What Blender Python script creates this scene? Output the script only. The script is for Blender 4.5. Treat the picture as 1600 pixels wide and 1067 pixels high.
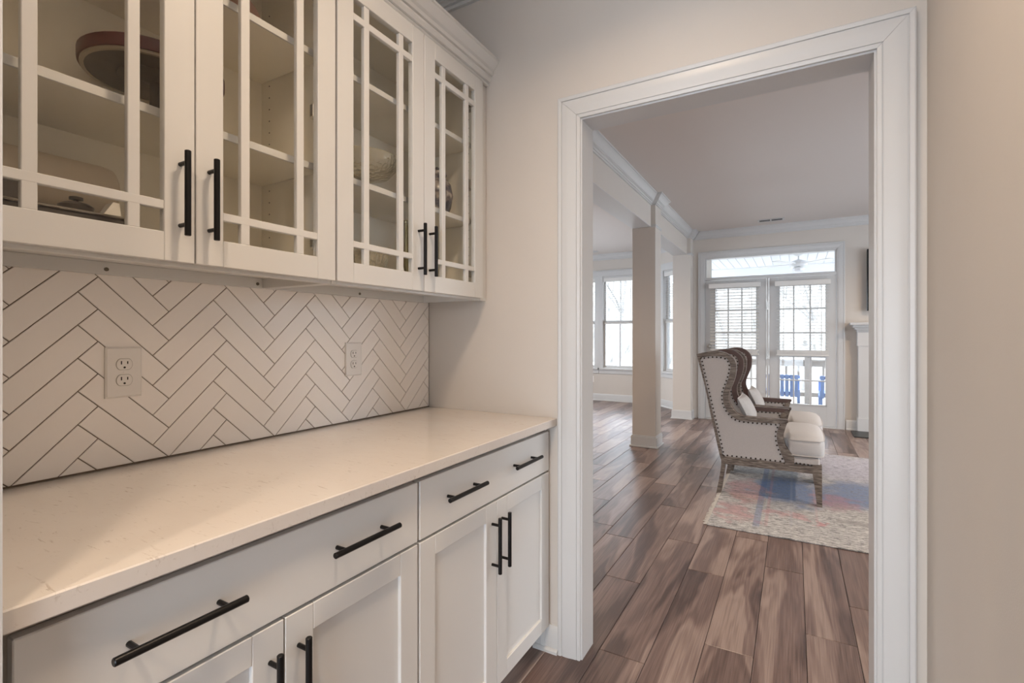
import bpy, math, random
from math import sin, cos, pi, sqrt, radians
from mathutils import Vector, Matrix
for o in list(bpy.data.objects): bpy.data.objects.remove(o, do_unlink=True)
S = bpy.context.scene
COL = S.collection
rnd = random.Random(7)

# ------------------------------------------------------------------ camera, world, large lights, exposure
CAM_H = 1.237
cd = bpy.data.cameras.new('camera')
cam = bpy.data.objects.new('camera', cd); COL.objects.link(cam)
cd.sensor_fit = 'HORIZONTAL'; cd.sensor_width = 36.0
cd.lens = 36.0 * 771.5 / 1600.0
cd.shift_y = -(533.5 - 524.36) / 1600.0
cd.clip_start = 0.02; cd.clip_end = 400
cam.location = (0, 0, CAM_H)
cam.rotation_euler = (pi / 2, 0, 0.5183)
S.camera = cam

W = bpy.data.worlds.new('world'); S.world = W; W.use_nodes = True
bg = W.node_tree.nodes['Background']
bg.inputs['Color'].default_value = (0.76, 0.865, 1.0, 1)
bg.inputs['Strength'].default_value = 7.8

S.view_settings.view_transform = 'Standard'
S.view_settings.look = 'None'
S.view_settings.gamma = 1.0
S.view_settings.use_curve_mapping = False
S.view_settings.exposure = 0.64

CEIL = 2.78
def portal(loc, rot, sx, sy):
    l = bpy.data.lights.new('window_daylight_portal', 'AREA'); l.shape = 'RECTANGLE'; l.size = sx; l.size_y = sy
    l.cycles.is_portal = True
    o = bpy.data.objects.new('window_daylight_portal', l); COL.objects.link(o)
    o.location = loc; o.rotation_euler = rot
portal((-0.33, 8.02, 1.25), (-pi / 2, 0, 0), 1.75, 2.45)          # french doors and transom (light heads to -y)
portal((-3.23, 9.20, 1.48), (-pi / 2, 0, 0), 1.55, 1.75)          # nook windows
portal((-1.66, 8.68, 1.48), (-pi / 2, 0, -pi / 4), 0.75, 1.75)    # angled nook window
portal((4.45, 4.8, 1.45), (0, pi / 2, 0), 1.9, 3.0)               # added living room side window
portal((-5.25, 6.2, 1.45), (0, -pi / 2, 0), 1.9, 2.4)             # added nook side window
portal((-0.3, -2.80, 1.01), (pi / 2, 0, 0), 2.7, 2.1)              # added kitchen window behind the camera

# ------------------------------------------------------------------ materials
MATS = {}
def nt_new(name):
    m = bpy.data.materials.new(name); m.use_nodes = True
    MATS[name] = m
    t = m.node_tree
    return m, t, t.nodes, t.links, t.nodes['Principled BSDF']
def srgb(r, g, b):
    f = lambda c: ((c / 255 + 0.055) / 1.055) ** 2.4 if c / 255 > 0.04045 else c / 255 / 12.92
    return (f(r), f(g), f(b), 1)
def plain(name, col, rough=0.5, metal=0.0, spec=0.5, bump=0.0, bscale=200.0, coat=0.0, var=0.0, vscale=8.0):
    m, t, N, L, P = nt_new(name)
    c = col if len(col) == 4 else (*col, 1)
    P.inputs['Base Color'].default_value = c
    P.inputs['Roughness'].default_value = rough
    P.inputs['Metallic'].default_value = metal
    P.inputs['Specular IOR Level'].default_value = spec
    if coat: P.inputs['Coat Weight'].default_value = coat
    tc = N.new('ShaderNodeTexCoord')
    if var:
        n = N.new('ShaderNodeTexNoise'); n.inputs['Scale'].default_value = vscale; n.inputs['Detail'].default_value = 4
        L.new(tc.outputs['Object'], n.inputs['Vector'])
        mx = N.new('ShaderNodeMix'); mx.data_type = 'RGBA'
        mx.inputs['A'].default_value = tuple(x * (1 - var) for x in c[:3]) + (1,)
        mx.inputs['B'].default_value = tuple(min(1, x * (1 + var)) for x in c[:3]) + (1,)
        L.new(n.outputs['Fac'], mx.inputs['Factor']); L.new(mx.outputs['Result'], P.inputs['Base Color'])
    if bump:
        n = N.new('ShaderNodeTexNoise'); n.inputs['Scale'].default_value = bscale; n.inputs['Detail'].default_value = 3
        L.new(tc.outputs['Object'], n.inputs['Vector'])
        b = N.new('ShaderNodeBump'); b.inputs['Strength'].default_value = bump; b.inputs['Distance'].default_value = 0.002
        L.new(n.outputs['Fac'], b.inputs['Height']); L.new(b.outputs['Normal'], P.inputs['Normal'])
    return m
wall_m = plain('wall_paint', (0.59, 0.54, 0.488), 0.75, bump=0.12, bscale=260, var=0.015)
trim_m = plain('trim_paint', (0.575, 0.57, 0.562), 0.38, bump=0.03, bscale=60)
ceil_m = plain('ceiling_paint', (0.66, 0.615, 0.58), 0.9, bump=0.15, bscale=180)
cab_m = plain('cabinet_paint', (0.665, 0.657, 0.638), 0.36, bump=0.02, bscale=90)
cabin_m = plain('cabinet_interior', (0.86, 0.81, 0.70), 0.5)
gap_m = plain('reveal_shadow_wood', (0.34, 0.31, 0.27), 0.7)
tile_m = plain('glazed_tile', (0.91, 0.865, 0.825), 0.30, var=0.03, vscale=3, bump=0.05, bscale=14)
grout_m = plain('grout', (0.20, 0.155, 0.115), 0.9, bump=0.3, bscale=400)
plate_m = plain('outlet_plastic', (0.82, 0.79, 0.755), 0.35)
black_m = plain('black_metal', (0.012, 0.011, 0.011), 0.34, metal=0.6, spec=0.5)
slot_m = plain('dark_slot', (0.02, 0.015, 0.012), 0.7)
steel_m = plain('brushed_nickel', (0.42, 0.40, 0.37), 0.35, metal=1.0)
screw_m = plain('screw_zinc', (0.16, 0.14, 0.11), 0.45, metal=0.7)
linen_m = plain('linen', (0.50, 0.465, 0.445), 0.92, bump=0.5, bscale=700, var=0.10, vscale=160)
linen2_m = plain('cushion_linen', (0.53, 0.505, 0.49), 0.92, bump=0.5, bscale=700, var=0.06, vscale=120)
pillow_m = plain('pillow_linen', (0.42, 0.40, 0.385), 0.92, bump=0.5, bscale=500, var=0.15, vscale=60)
nail_m = plain('bronze_nail', (0.06, 0.045, 0.035), 0.4, metal=0.8)
shadew_m = plain('shaded_brown_wood', (0.085, 0.042, 0.030), 0.42, var=0.3, vscale=30)  # chair wood again, with the shade inside the wings put into its colour
blind_m = plain('blind_white', (0.72, 0.70, 0.67), 0.5)
tv_m = plain('television_black', (0.008, 0.008, 0.009), 0.18)
slate_m = plain('black_slate', (0.025, 0.026, 0.026), 0.4, bump=0.2, bscale=40)
deckw_m = plain('weathered_deck_wood', (0.36, 0.325, 0.29), 0.8, var=0.2, vscale=14)
porch_m = plain('porch_white', (0.82, 0.84, 0.88), 0.6)
bluec_m = plain('blue_outdoor_paint', (0.30, 0.42, 0.72), 0.5)
bark_m = plain('pale_bark', (0.17, 0.16, 0.15), 0.9, var=0.3, vscale=6)
ground_m = plain('leaf_litter_ground', (0.18, 0.165, 0.145), 0.95, var=0.3, vscale=1.2)
paper_m = plain('cream_paper_roll', (0.66, 0.57, 0.45), 0.8)
silver_m = plain('silver_tray', (0.50, 0.47, 0.44), 0.25, metal=1.0)
dark_m = plain('dark_lacquer', (0.05, 0.038, 0.032), 0.4, var=0.3, vscale=40)
red_m = plain('red_mahogany_rim', (0.115, 0.038, 0.032), 0.4, var=0.25, vscale=50)
pewter_m = plain('grey_wood_underside', (0.105, 0.085, 0.07), 0.55, var=0.3, vscale=34)
pink_m = plain('pink_ceramic', (0.52, 0.33, 0.27), 0.3)
bead_m = plain('rim_bead_cream', (0.36, 0.30, 0.22), 0.4)
gold_m = plain('aged_gold', (0.34, 0.27, 0.13), 0.35, metal=0.7)
white_m = plain('white_paper', (0.72, 0.68, 0.62), 0.7)
fan_m = plain('fan_white', (0.80, 0.80, 0.80), 0.4)

def glass_mat(name, tint=(0.99, 0.995, 0.99), refl=1.0):
    m, t, N, L, P = nt_new(name)
    N.remove(P)
    out = N['Material Output']
    tr = N.new('ShaderNodeBsdfTransparent'); tr.inputs['Color'].default_value = (*tint, 1)
    gl = N.new('ShaderNodeBsdfGlossy'); gl.inputs['Roughness'].default_value = 0.02
    fr = N.new('ShaderNodeLayerWeight'); fr.inputs['Blend'].default_value = 0.5
    pw = N.new('ShaderNodeMath'); pw.operation = 'POWER'; pw.inputs[1].default_value = 4.5
    L.new(fr.outputs['Facing'], pw.inputs[0])
    ml = N.new('ShaderNodeMath'); ml.operation = 'MULTIPLY_ADD'; ml.inputs[1].default_value = 0.8 * refl; ml.inputs[2].default_value = 0.03 * refl
    L.new(pw.outputs[0], ml.inputs[0])
    mx = N.new('ShaderNodeMixShader')
    L.new(ml.outputs[0], mx.inputs['Fac']); L.new(tr.outputs[0], mx.inputs[1]); L.new(gl.outputs[0], mx.inputs[2])
    L.new(mx.outputs[0], out.inputs['Surface'])
    return m
glass_m = glass_mat('window_glass')
cglass_m = glass_mat('cabinet_glass', (0.995, 0.995, 0.985), 0.8)
def crystal_mat():
    m, t, N, L, P = nt_new('pressed_glass')
    P.inputs['Base Color'].default_value = (0.85, 0.80, 0.68, 1); P.inputs['Roughness'].default_value = 0.08
    P.inputs['Transmission Weight'].default_value = 0.75; P.inputs['IOR'].default_value = 1.4
    tc = N.new('ShaderNodeTexCoord'); v = N.new('ShaderNodeTexVoronoi'); v.inputs['Scale'].default_value = 70
    L.new(tc.outputs['Object'], v.inputs['Vector'])
    b = N.new('ShaderNodeBump'); b.inputs['Strength'].default_value = 0.8; b.inputs['Distance'].default_value = 0.004
    L.new(v.outputs['Distance'], b.inputs['Height']); L.new(b.outputs['Normal'], P.inputs['Normal'])
    return m
crystal_m = crystal_mat()

def ramp(N, stops):
    r = N.new('ShaderNodeValToRGB'); e = r.color_ramp.elements
    while len(e) > 1: e.remove(e[-1])
    e[0].position = stops[0][0]; e[0].color = (*stops[0][1], 1)
    for p, c in stops[1:]:
        x = e.new(p); x.color = (*c, 1)
    return r
def wood_floor():
    m, t, N, L, P = nt_new('floor_plank_wood')
    tc = N.new('ShaderNodeTexCoord'); oi = N.new('ShaderNodeObjectInfo')
    off = N.new('ShaderNodeCombineXYZ')
    mu = N.new('ShaderNodeMath'); mu.operation = 'MULTIPLY'; mu.inputs[1].default_value = 37.0
    L.new(oi.outputs['Random'], mu.inputs[0])
    for i in range(3): L.new(mu.outputs[0], off.inputs[i])
    ad = N.new('ShaderNodeVectorMath'); ad.operation = 'ADD'
    L.new(tc.outputs['Object'], ad.inputs[0]); L.new(off.outputs[0], ad.inputs[1])
    # broad cathedral figure
    mp = N.new('ShaderNodeMapping'); mp.inputs['Scale'].default_value = (5.5, 0.75, 1)
    L.new(ad.outputs[0], mp.inputs['Vector'])
    n1 = N.new('ShaderNodeTexNoise'); n1.inputs['Scale'].default_value = 1.0; n1.inputs['Detail'].default_value = 3; n1.inputs['Distortion'].default_value = 0.5
    L.new(mp.outputs[0], n1.inputs['Vector'])
    # rings from figure
    m2 = N.new('ShaderNodeMath'); m2.operation = 'MULTIPLY'; m2.inputs[1].default_value = 46.0
    L.new(n1.outputs['Fac'], m2.inputs[0])
    sn = N.new('ShaderNodeMath'); sn.operation = 'SINE'; L.new(m2.outputs[0], sn.inputs[0])
    # fine grain
    mp3 = N.new('ShaderNodeMapping'); mp3.inputs['Scale'].default_value = (190, 4.0, 1)
    L.new(ad.outputs[0], mp3.inputs['Vector'])
    n3 = N.new('ShaderNodeTexNoise'); n3.inputs['Scale'].default_value = 1.0; n3.inputs['Detail'].default_value = 4
    L.new(mp3.outputs[0], n3.inputs['Vector'])
    rp = ramp(N, [(0.30, (0.065, 0.040, 0.034)), (0.48, (0.160, 0.106, 0.090)), (0.70, (0.310, 0.230, 0.195))])
    # combine
    a1 = N.new('ShaderNodeMath'); a1.operation = 'MULTIPLY_ADD'; a1.inputs[1].default_value = 0.06
    L.new(sn.outputs[0], a1.inputs[0]); L.new(n1.outputs['Fac'], a1.inputs[2])
    s3 = N.new('ShaderNodeMath'); s3.operation = 'SUBTRACT'; s3.inputs[1].default_value = 0.5; L.new(n3.outputs['Fac'], s3.inputs[0])
    a2 = N.new('ShaderNodeMath'); a2.operation = 'MULTIPLY_ADD'; a2.inputs[1].default_value = 0.40
    L.new(s3.outputs[0], a2.inputs[0]); L.new(a1.outputs[0], a2.inputs[2])
    sr = N.new('ShaderNodeMath'); sr.operation = 'SUBTRACT'; sr.inputs[1].default_value = 0.5; L.new(oi.outputs['Random'], sr.inputs[0])
    a3 = N.new('ShaderNodeMath'); a3.operation = 'MULTIPLY_ADD'; a3.inputs[1].default_value = 0.14
    L.new(sr.outputs[0], a3.inputs[0]); L.new(a2.outputs[0], a3.inputs[2])
    L.new(a3.outputs[0], rp.inputs['Fac'])
    L.new(rp.outputs['Color'], P.inputs['Base Color'])
    rr = N.new('ShaderNodeMapRange'); rr.inputs['To Min'].default_value = 0.27; rr.inputs['To Max'].default_value = 0.42
    L.new(n3.outputs['Fac'], rr.inputs['Value']); L.new(rr.outputs[0], P.inputs['Roughness'])
    P.inputs['Specular IOR Level'].default_value = 0.6
    b = N.new('ShaderNodeBump'); b.inputs['Strength'].default_value = 0.22; b.inputs['Distance'].default_value = 0.001
    L.new(n3.outputs['Fac'], b.inputs['Height']); L.new(b.outputs['Normal'], P.inputs['Normal'])
    return m
plank_m = wood_floor()
subfloor_m = plain('plank_joint', (0.035, 0.024, 0.02), 0.8)

def grey_wood():
    m, t, N, L, P = nt_new('weathered_chair_wood')
    tc = N.new('ShaderNodeTexCoord')
    mp = N.new('ShaderNodeMapping'); mp.inputs['Scale'].default_value = (9, 9, 60); mp.inputs['Rotation'].default_value = (0, radians(75), 0)
    L.new(tc.outputs['Object'], mp.inputs['Vector'])
    n = N.new('ShaderNodeTexNoise'); n.inputs['Scale'].default_value = 1.6; n.inputs['Detail'].default_value = 5; n.inputs['Distortion'].default_value = 0.6
    L.new(mp.outputs[0], n.inputs['Vector'])
    r = ramp(N, [(0.32, (0.060, 0.042, 0.031)), (0.5, (0.150, 0.115, 0.090)), (0.68, (0.275, 0.23, 0.19))])
    L.new(n.outputs['Fac'], r.inputs['Fac']); L.new(r.outputs['Color'], P.inputs['Base Color'])
    P.inputs['Roughness'].default_value = 0.55
    b = N.new('ShaderNodeBump'); b.inputs['Strength'].default_value = 0.3; b.inputs['Distance'].default_value = 0.002
    L.new(n.outputs['Fac'], b.inputs['Height']); L.new(b.outputs['Normal'], P.inputs['Normal'])
    return m
cwood_m = grey_wood()

def quartz():
    m, t, N, L, P = nt_new('quartz_counter')
    tc = N.new('ShaderNodeTexCoord')
    def fleck(scale, rot, lo, hi, det=3):
        mp = N.new('ShaderNodeMapping'); mp.inputs['Scale'].default_value = scale; mp.inputs['Rotation'].default_value = (0, 0, rot)
        L.new(tc.outputs['Object'], mp.inputs['Vector'])
        n = N.new('ShaderNodeTexNoise'); n.inputs['Scale'].default_value = 1.0; n.inputs['Detail'].default_value = det; n.inputs['Roughness'].default_value = 0.65; n.inputs['Distortion'].default_value = 0.8
        L.new(mp.outputs[0], n.inputs['Vector'])
        r = N.new('ShaderNodeMapRange'); r.inputs['From Min'].default_value = lo; r.inputs['From Max'].default_value = hi
        L.new(n.outputs['Fac'], r.inputs['Value']); return r.outputs[0]
    def mul(a_, b_):
        k = N.new('ShaderNodeMath'); k.operation = 'MULTIPLY'; L.new(a_, k.inputs[0])
        if isinstance(b_, float): k.inputs[1].default_value = b_
        else: L.new(b_, k.inputs[1])
        return k.outputs[0]
    dash = fleck((22, 105, 60), -0.45, 0.61, 0.69, 4)
    dash2 = fleck((30, 130, 80), -0.25, 0.63, 0.70, 3)
    patch = fleck((5.5, 8, 6), 0.3, 0.46, 0.62, 3)
    cloud = fleck((3, 5, 3), 0.2, 0.3, 0.75, 4)
    base = N.new('ShaderNodeMix'); base.data_type = 'RGBA'
    base.inputs['A'].default_value = (0.66, 0.62, 0.58, 1); base.inputs['B'].default_value = (0.63, 0.575, 0.53, 1)
    L.new(cloud, base.inputs['Factor'])
    ad = N.new('ShaderNodeMath'); ad.operation = 'MAXIMUM'; L.new(mul(dash, patch), ad.inputs[0]); L.new(mul(dash2, 0.35), ad.inputs[1])
    mx = N.new('ShaderNodeMix'); mx.data_type = 'RGBA'
    L.new(base.outputs['Result'], mx.inputs['A']); mx.inputs['B'].default_value = (0.36, 0.29, 0.235, 1)
    L.new(mul(ad.outputs[0], 0.75), mx.inputs['Factor']); L.new(mx.outputs['Result'], P.inputs['Base Color'])
    P.inputs['Roughness'].default_value = 0.10
    return m
quartz_m = quartz()

def rug_mat():
    m, t, N, L, P = nt_new('distressed_rug')
    tc = N.new('ShaderNodeTexCoord')
    # streaky weave
    def noise(scale, vec=(1, 1, 1), det=4, rough=0.6):
        mp = N.new('ShaderNodeMapping'); mp.inputs['Scale'].default_value = vec
        L.new(tc.outputs['Object'], mp.inputs['Vector'])
        n = N.new('ShaderNodeTexNoise'); n.inputs['Scale'].default_value = scale; n.inputs['Detail'].default_value = det; n.inputs['Roughness'].default_value = rough
        L.new(mp.outputs[0], n.inputs['Vector']); return n.outputs['Fac']
    wob = N.new('ShaderNodeTexNoise'); wob.inputs['Scale'].default_value = 7; wob.inputs['Detail'].default_value = 5
    L.new(tc.outputs['Object'], wob.inputs['Vector'])
    wsub = N.new('ShaderNodeVectorMath'); wsub.operation = 'SUBTRACT'; wsub.inputs[1].default_value = (0.5, 0.5, 0.5)
    L.new(wob.outputs['Color'], wsub.inputs[0])
    wsc = N.new('ShaderNodeVectorMath'); wsc.operation = 'SCALE'; wsc.inputs['Scale'].default_value = 0.5
    L.new(wsub.outputs[0], wsc.inputs[0])
    pos = N.new('ShaderNodeVectorMath'); pos.operation = 'ADD'
    L.new(tc.outputs['Object'], pos.inputs[0]); L.new(wsc.outputs[0], pos.inputs[1])
    streak = noise(1.0, (16, 62, 1), 5, 0.85)
    fleck = noise(1.0, (34, 30, 1), 5, 0.8)
    def blob(cx, cy, rx, ry, p=2.0):
        s = N.new('ShaderNodeVectorMath'); s.operation = 'SUBTRACT'; s.inputs[1].default_value = (cx, cy, 0)
        L.new(pos.outputs[0], s.inputs[0])
        d = N.new('ShaderNodeVectorMath'); d.operation = 'DIVIDE'; d.inputs[1].default_value = (rx, ry, 1e3)
        L.new(s.outputs[0], d.inputs[0])
        le = N.new('ShaderNodeVectorMath'); le.operation = 'LENGTH'; L.new(d.outputs[0], le.inputs[0])
        mr = N.new('ShaderNodeMapRange'); mr.interpolation_type = 'SMOOTHSTEP'
        mr.inputs['From Min'].default_value = 1.25; mr.inputs['From Max'].default_value = 0.55
        L.new(le.outputs['Value'], mr.inputs['Value']); return mr.outputs[0]
    def rect(x0, x1, y0, y1):
        sx = N.new('ShaderNodeSeparateXYZ'); L.new(tc.outputs['Object'], sx.inputs[0])
        out = None
        for o, a, b, e in ((sx.outputs[0], x0, x1, 0.006), (sx.outputs[1], y0, y1, 0.04)):
            c = N.new('ShaderNodeMath'); c.operation = 'SUBTRACT'; c.inputs[1].default_value = (a + b) / 2; L.new(o, c.inputs[0])
            q = N.new('ShaderNodeMath'); q.operation = 'ABSOLUTE'; L.new(c.outputs[0], q.inputs[0])
            mr = N.new('ShaderNodeMapRange'); mr.inputs['From Min'].default_value = (b - a) / 2 + e; mr.inputs['From Max'].default_value = (b - a) / 2
            L.new(q.outputs[0], mr.inputs['Value'])
            if out is None: out = mr.outputs[0]
            else:
                k = N.new('ShaderNodeMath'); k.operation = 'MULTIPLY'; L.new(out, k.inputs[0]); L.new(mr.outputs[0], k.inputs[1]); out = k.outputs[0]
        return out
    cur = ramp(N, [(0.38, (0.13, 0.13, 0.13)), (0.49, (0.35, 0.335, 0.32)), (0.62, (0.60, 0.575, 0.55))])
    L.new(streak, cur.inputs['Fac']); col = cur.outputs['Color']
    brk = N.new('ShaderNodeMapRange'); brk.inputs['From Min'].default_value = 0.32; brk.inputs['From Max'].default_value = 0.60
    L.new(streak, brk.inputs['Value'])
    def over(mask, c, amt, use_break=True):
        nonlocal col
        k = N.new('ShaderNodeMath'); k.operation = 'MULTIPLY'; k.inputs[1].default_value = amt; L.new(mask, k.inputs[0])
        f = k.outputs[0]
        if use_break:
            k2 = N.new('ShaderNodeMath'); k2.operation = 'MULTIPLY'; L.new(f, k2.inputs[0]); L.new(brk.outputs[0], k2.inputs[1]); f = k2.outputs[0]
        mx = N.new('ShaderNodeMix'); mx.data_type = 'RGBA'; L.new(f, mx.inputs['Factor']); L.new(col, mx.inputs['A']); mx.inputs['B'].default_value = (*c, 1)
        col = mx.outputs['Result']
    blue = (0.085, 0.145, 0.29); pink = (0.44, 0.20, 0.20); mauve = (0.30, 0.155, 0.19); lil = (0.42, 0.40, 0.50)
    over(blob(0.42, 5.55, 0.65, 0.55), lil, 0.7)
    over(blob(-0.03, 4.50, 0.25, 0.42), blue, 1.0)
    over(blob(0.48, 4.62, 0.34, 0.42), blue, 0.95)
    over(blob(1.4, 4.7, 0.5, 0.7), blue, 0.9)
    over(blob(2.3, 4.5, 0.5, 0.6), mauve, 0.8)
    over(blob(0.27, 4.33, 0.16, 0.22), mauve, 0.9)
    over(blob(-0.34, 4.33, 0.14, 0.34), pink, 0.75)
    over(blob(-0.34, 3.76, 0.14, 0.20), pink, 0.75)
    over(blob(-0.06, 3.90, 0.10, 0.09), (0.48, 0.14, 0.15), 0.5)
    over(blob(0.14, 3.80, 0.04, 0.10), (0.48, 0.12, 0.13), 0.7)
    over(rect(-0.230, -0.195, 3.56, 5.9), blue, 0.6)
    over(rect(-0.165, -0.150, 3.60, 5.9), pink, 0.45)
    over(rect(-0.020, -0.010, 3.66, 5.9), (0.33, 0.33, 0.36), 0.5)
    over(rect(0.132, 0.142, 3.72, 4.6), (0.45, 0.30, 0.29), 0.5)
    over(rect(0.25, 0.9, 3.90, 3.93), (0.20, 0.19, 0.18), 0.7)
    # dark flecks
    fm = N.new('ShaderNodeMapRange'); fm.inputs['From Min'].default_value = 0.54; fm.inputs['From Max'].default_value = 0.66
    L.new(fleck, fm.inputs['Value'])
    over(fm.outputs[0], (0.13, 0.13, 0.13), 0.8, False)
    L.new(col, P.inputs['Base Color'])
    P.inputs['Roughness'].default_value = 0.95
    b = N.new('ShaderNodeBump'); b.inputs['Strength'].default_value = 0.4; b.inputs['Distance'].default_value = 0.003
    L.new(fleck, b.inputs['Height']); L.new(b.outputs['Normal'], P.inputs['Normal'])
    return m
rug_m = rug_mat()
fringe_m = plain('rug_fringe_cotton', (0.58, 0.55, 0.51), 0.95)
def china_mat():
    m, t, N, L, P = nt_new('blue_patterned_china')
    tc = N.new('ShaderNodeTexCoord'); n = N.new('ShaderNodeTexNoise'); n.inputs['Scale'].default_value = 26; n.inputs['Detail'].default_value = 3
    L.new(tc.outputs['Object'], n.inputs['Vector'])
    r = ramp(N, [(0.40, (0.055, 0.055, 0.085)), (0.5, (0.20, 0.17, 0.17)), (0.60, (0.48, 0.42, 0.38))])
    L.new(n.outputs['Fac'], r.inputs['Fac']); L.new(r.outputs['Color'], P.inputs['Base Color']); P.inputs['Roughness'].default_value = 0.25
    return m
china_m = china_mat()
def emit_mat(name, col, st):
    m, t, N, L, P = nt_new(name)
    P.inputs['Base Color'].default_value = (*col, 1); P.inputs['Emission Color'].default_value = (*col, 1); P.inputs['Emission Strength'].default_value = st
    return m
lampglow_m = emit_mat('lamp_lens', (1.0, 0.80, 0.60), 3.0)

# ------------------------------------------------------------------ mesh helpers
class MB:
    def __init__(s): s.v = []; s.f = []
    def add(s, vs, fs):
        o = len(s.v); s.v += [tuple(p) for p in vs]; s.f += [tuple(i + o for i in f) for f in fs]; return s
    def box(s, x0, y0, z0, x1, y1, z1, b=0.0):
        if x1 < x0: x0, x1 = x1, x0
        if y1 < y0: y0, y1 = y1, y0
        if z1 < z0: z0, z1 = z1, z0
        if b <= 0:
            vs = [(x, y, z) for z in (z0, z1) for y in (y0, y1) for x in (x0, x1)]
            return s.add(vs, [(0, 2, 3, 1), (4, 5, 7, 6), (0, 1, 5, 4), (2, 6, 7, 3), (0, 4, 6, 2), (1, 3, 7, 5)])
        b = min(b, (x1 - x0) * .45, (y1 - y0) * .45, (z1 - z0) * .45)
        A = ((x0, x1), (y0, y1), (z0, z1)); vs = []; idx = {}
        for i in (0, 1):
            for j in (0, 1):
                for k in (0, 1):
                    c = (i, j, k)
                    for ax in range(3):
                        p = []
                        for q in range(3):
                            val = A[q][c[q]]
                            if q != ax: val += b if c[q] == 0 else -b
                            p.append(val)
                        idx[(c, ax)] = len(vs); vs.append(p)
        fs = []
        for ax in range(3):
            u, w = [q for q in range(3) if q != ax]
            for sd in (0, 1):
                loop = []
                for (a, e) in ((0, 0), (1, 0), (1, 1), (0, 1)):
                    c = [0, 0, 0]; c[ax] = sd; c[u] = a; c[w] = e; loop.append(idx[(tuple(c), ax)])
                fs.append(loop)
        for ax in range(3):
            u, w = [q for q in range(3) if q != ax]
            for a in (0, 1):
                for e in (0, 1):
                    c0 = [0, 0, 0]; c0[u] = a; c0[w] = e; c1 = list(c0); c1[ax] = 1
                    c0 = tuple(c0); c1 = tuple(c1)
                    fs.append([idx[(c0, u)], idx[(c1, u)], idx[(c1, w)], idx[(c0, w)]])
        for i in (0, 1):
            for j in (0, 1):
                for k in (0, 1): fs.append([idx[((i, j, k), a)] for a in range(3)])
        return s.add(vs, fs)
    def loft(s, secs, cap=True, closed=True):
        n = len(secs[0]); vs = [p for q in secs for p in q]; fs = []
        m = n if closed else n - 1
        for a in range(len(secs) - 1):
            for i in range(m):
                j = (i + 1) % n
                fs.append((a * n + i, a * n + j, (a + 1) * n + j, (a + 1) * n + i))
        if cap: fs.append(tuple(range(n))[::-1]); fs.append(tuple(range((len(secs) - 1) * n, len(secs) * n)))
        return s.add(vs, fs)
    def prism(s, poly, axis, t0, t1):
        f = {'x': lambda p, q, t: (t, p, q), 'y': lambda p, q, t: (p, t, q), 'z': lambda p, q, t: (p, q, t)}[axis]
        return s.loft([[f(p, q, t0) for p, q in poly], [f(p, q, t1) for p, q in poly]])
    def tube(s, path, r, n=10, ends=True):
        path = [Vector(p) for p in path]; rs = r if isinstance(r, (list, tuple)) else [r] * len(path)
        secs = []; ref = None
        for i, p in enumerate(path):
            d = (path[min(i + 1, len(path) - 1)] - path[max(i - 1, 0)]).normalized()
            if ref is None: ref = Vector((0, 0, 1)) if abs(d.z) < 0.9 else Vector((1, 0, 0))
            a = (ref - d * ref.dot(d)).normalized(); ref = a; b = d.cross(a)
            secs.append([p + (a * cos(2 * pi * k / n) + b * sin(2 * pi * k / n)) * rs[i] for k in range(n)])
        return s.loft(secs, cap=ends)
    def ring(s, prof, n=24):
        return s.lathe(prof + [prof[0]], (0, 0, 0), n, False)
    def lathe(s, prof, c=(0, 0, 0), n=24, cap=True):
        secs = [[(c[0] + r * cos(2 * pi * k / n), c[1] + r * sin(2 * pi * k / n), c[2] + z) for k in range(n)] for r, z in prof]
        return s.loft(secs, cap=cap)
    def build(s, name, mat, parent=None, smooth=0.0, label=None):
        me = bpy.data.meshes.new(name); me.from_pydata(s.v, [], s.f); me.validate()
        import bmesh
        bm = bmesh.new(); bm.from_mesh(me); bmesh.ops.recalc_face_normals(bm, faces=bm.faces); bm.to_mesh(me); bm.free()
        if smooth:
            me.polygons.foreach_set('use_smooth', [True] * len(me.polygons)); me.set_sharp_from_angle(angle=smooth)
        me.materials.append(mat)
        o = bpy.data.objects.new(name, me); COL.objects.link(o)
        if parent is not None: o.parent = parent
        if label: o['label'] = label
        return o
def tag(o, label=None, cat=None, group=None, kind=None):
    if label: o['label'] = label
    if cat: o['category'] = cat
    if group: o['group'] = group
    if kind: o['kind'] = kind
    return o
def thing(name, loc, label, cat, group=None, rz=0.0, kind=None):
    o = bpy.data.objects.new(name, None); COL.objects.link(o); o.location = loc; o.rotation_euler = (0, 0, rz); o.empty_display_size = 0.05
    return tag(o, label, cat, group, kind)
def copy_tree(o, parent=None):
    c = o.copy(); COL.objects.link(c); c.parent = parent
    for ch in list(o.children): copy_tree(ch, c)
    return c
def struct(name, mb, mat, parent=None, **k):
    o = mb.build(name, mat, parent, **k)
    if parent is None: o['kind'] = 'structure'
    return o
def smooth_closed(pts, sub=4):
    n = len(pts); out = []
    for i in range(n):
        p0, p1, p2, p3 = [pts[(i + k) % n] for k in (-1, 0, 1, 2)]
        for j in range(sub):
            t = j / sub
            out.append(tuple(0.5 * ((2 * b) + (-a + c) * t + (2 * a - 5 * b + 4 * c - d) * t * t + (-a + 3 * b - 3 * c + d) * t ** 3) for a, b, c, d in zip(p0, p1, p2, p3)))
    return out
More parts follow.
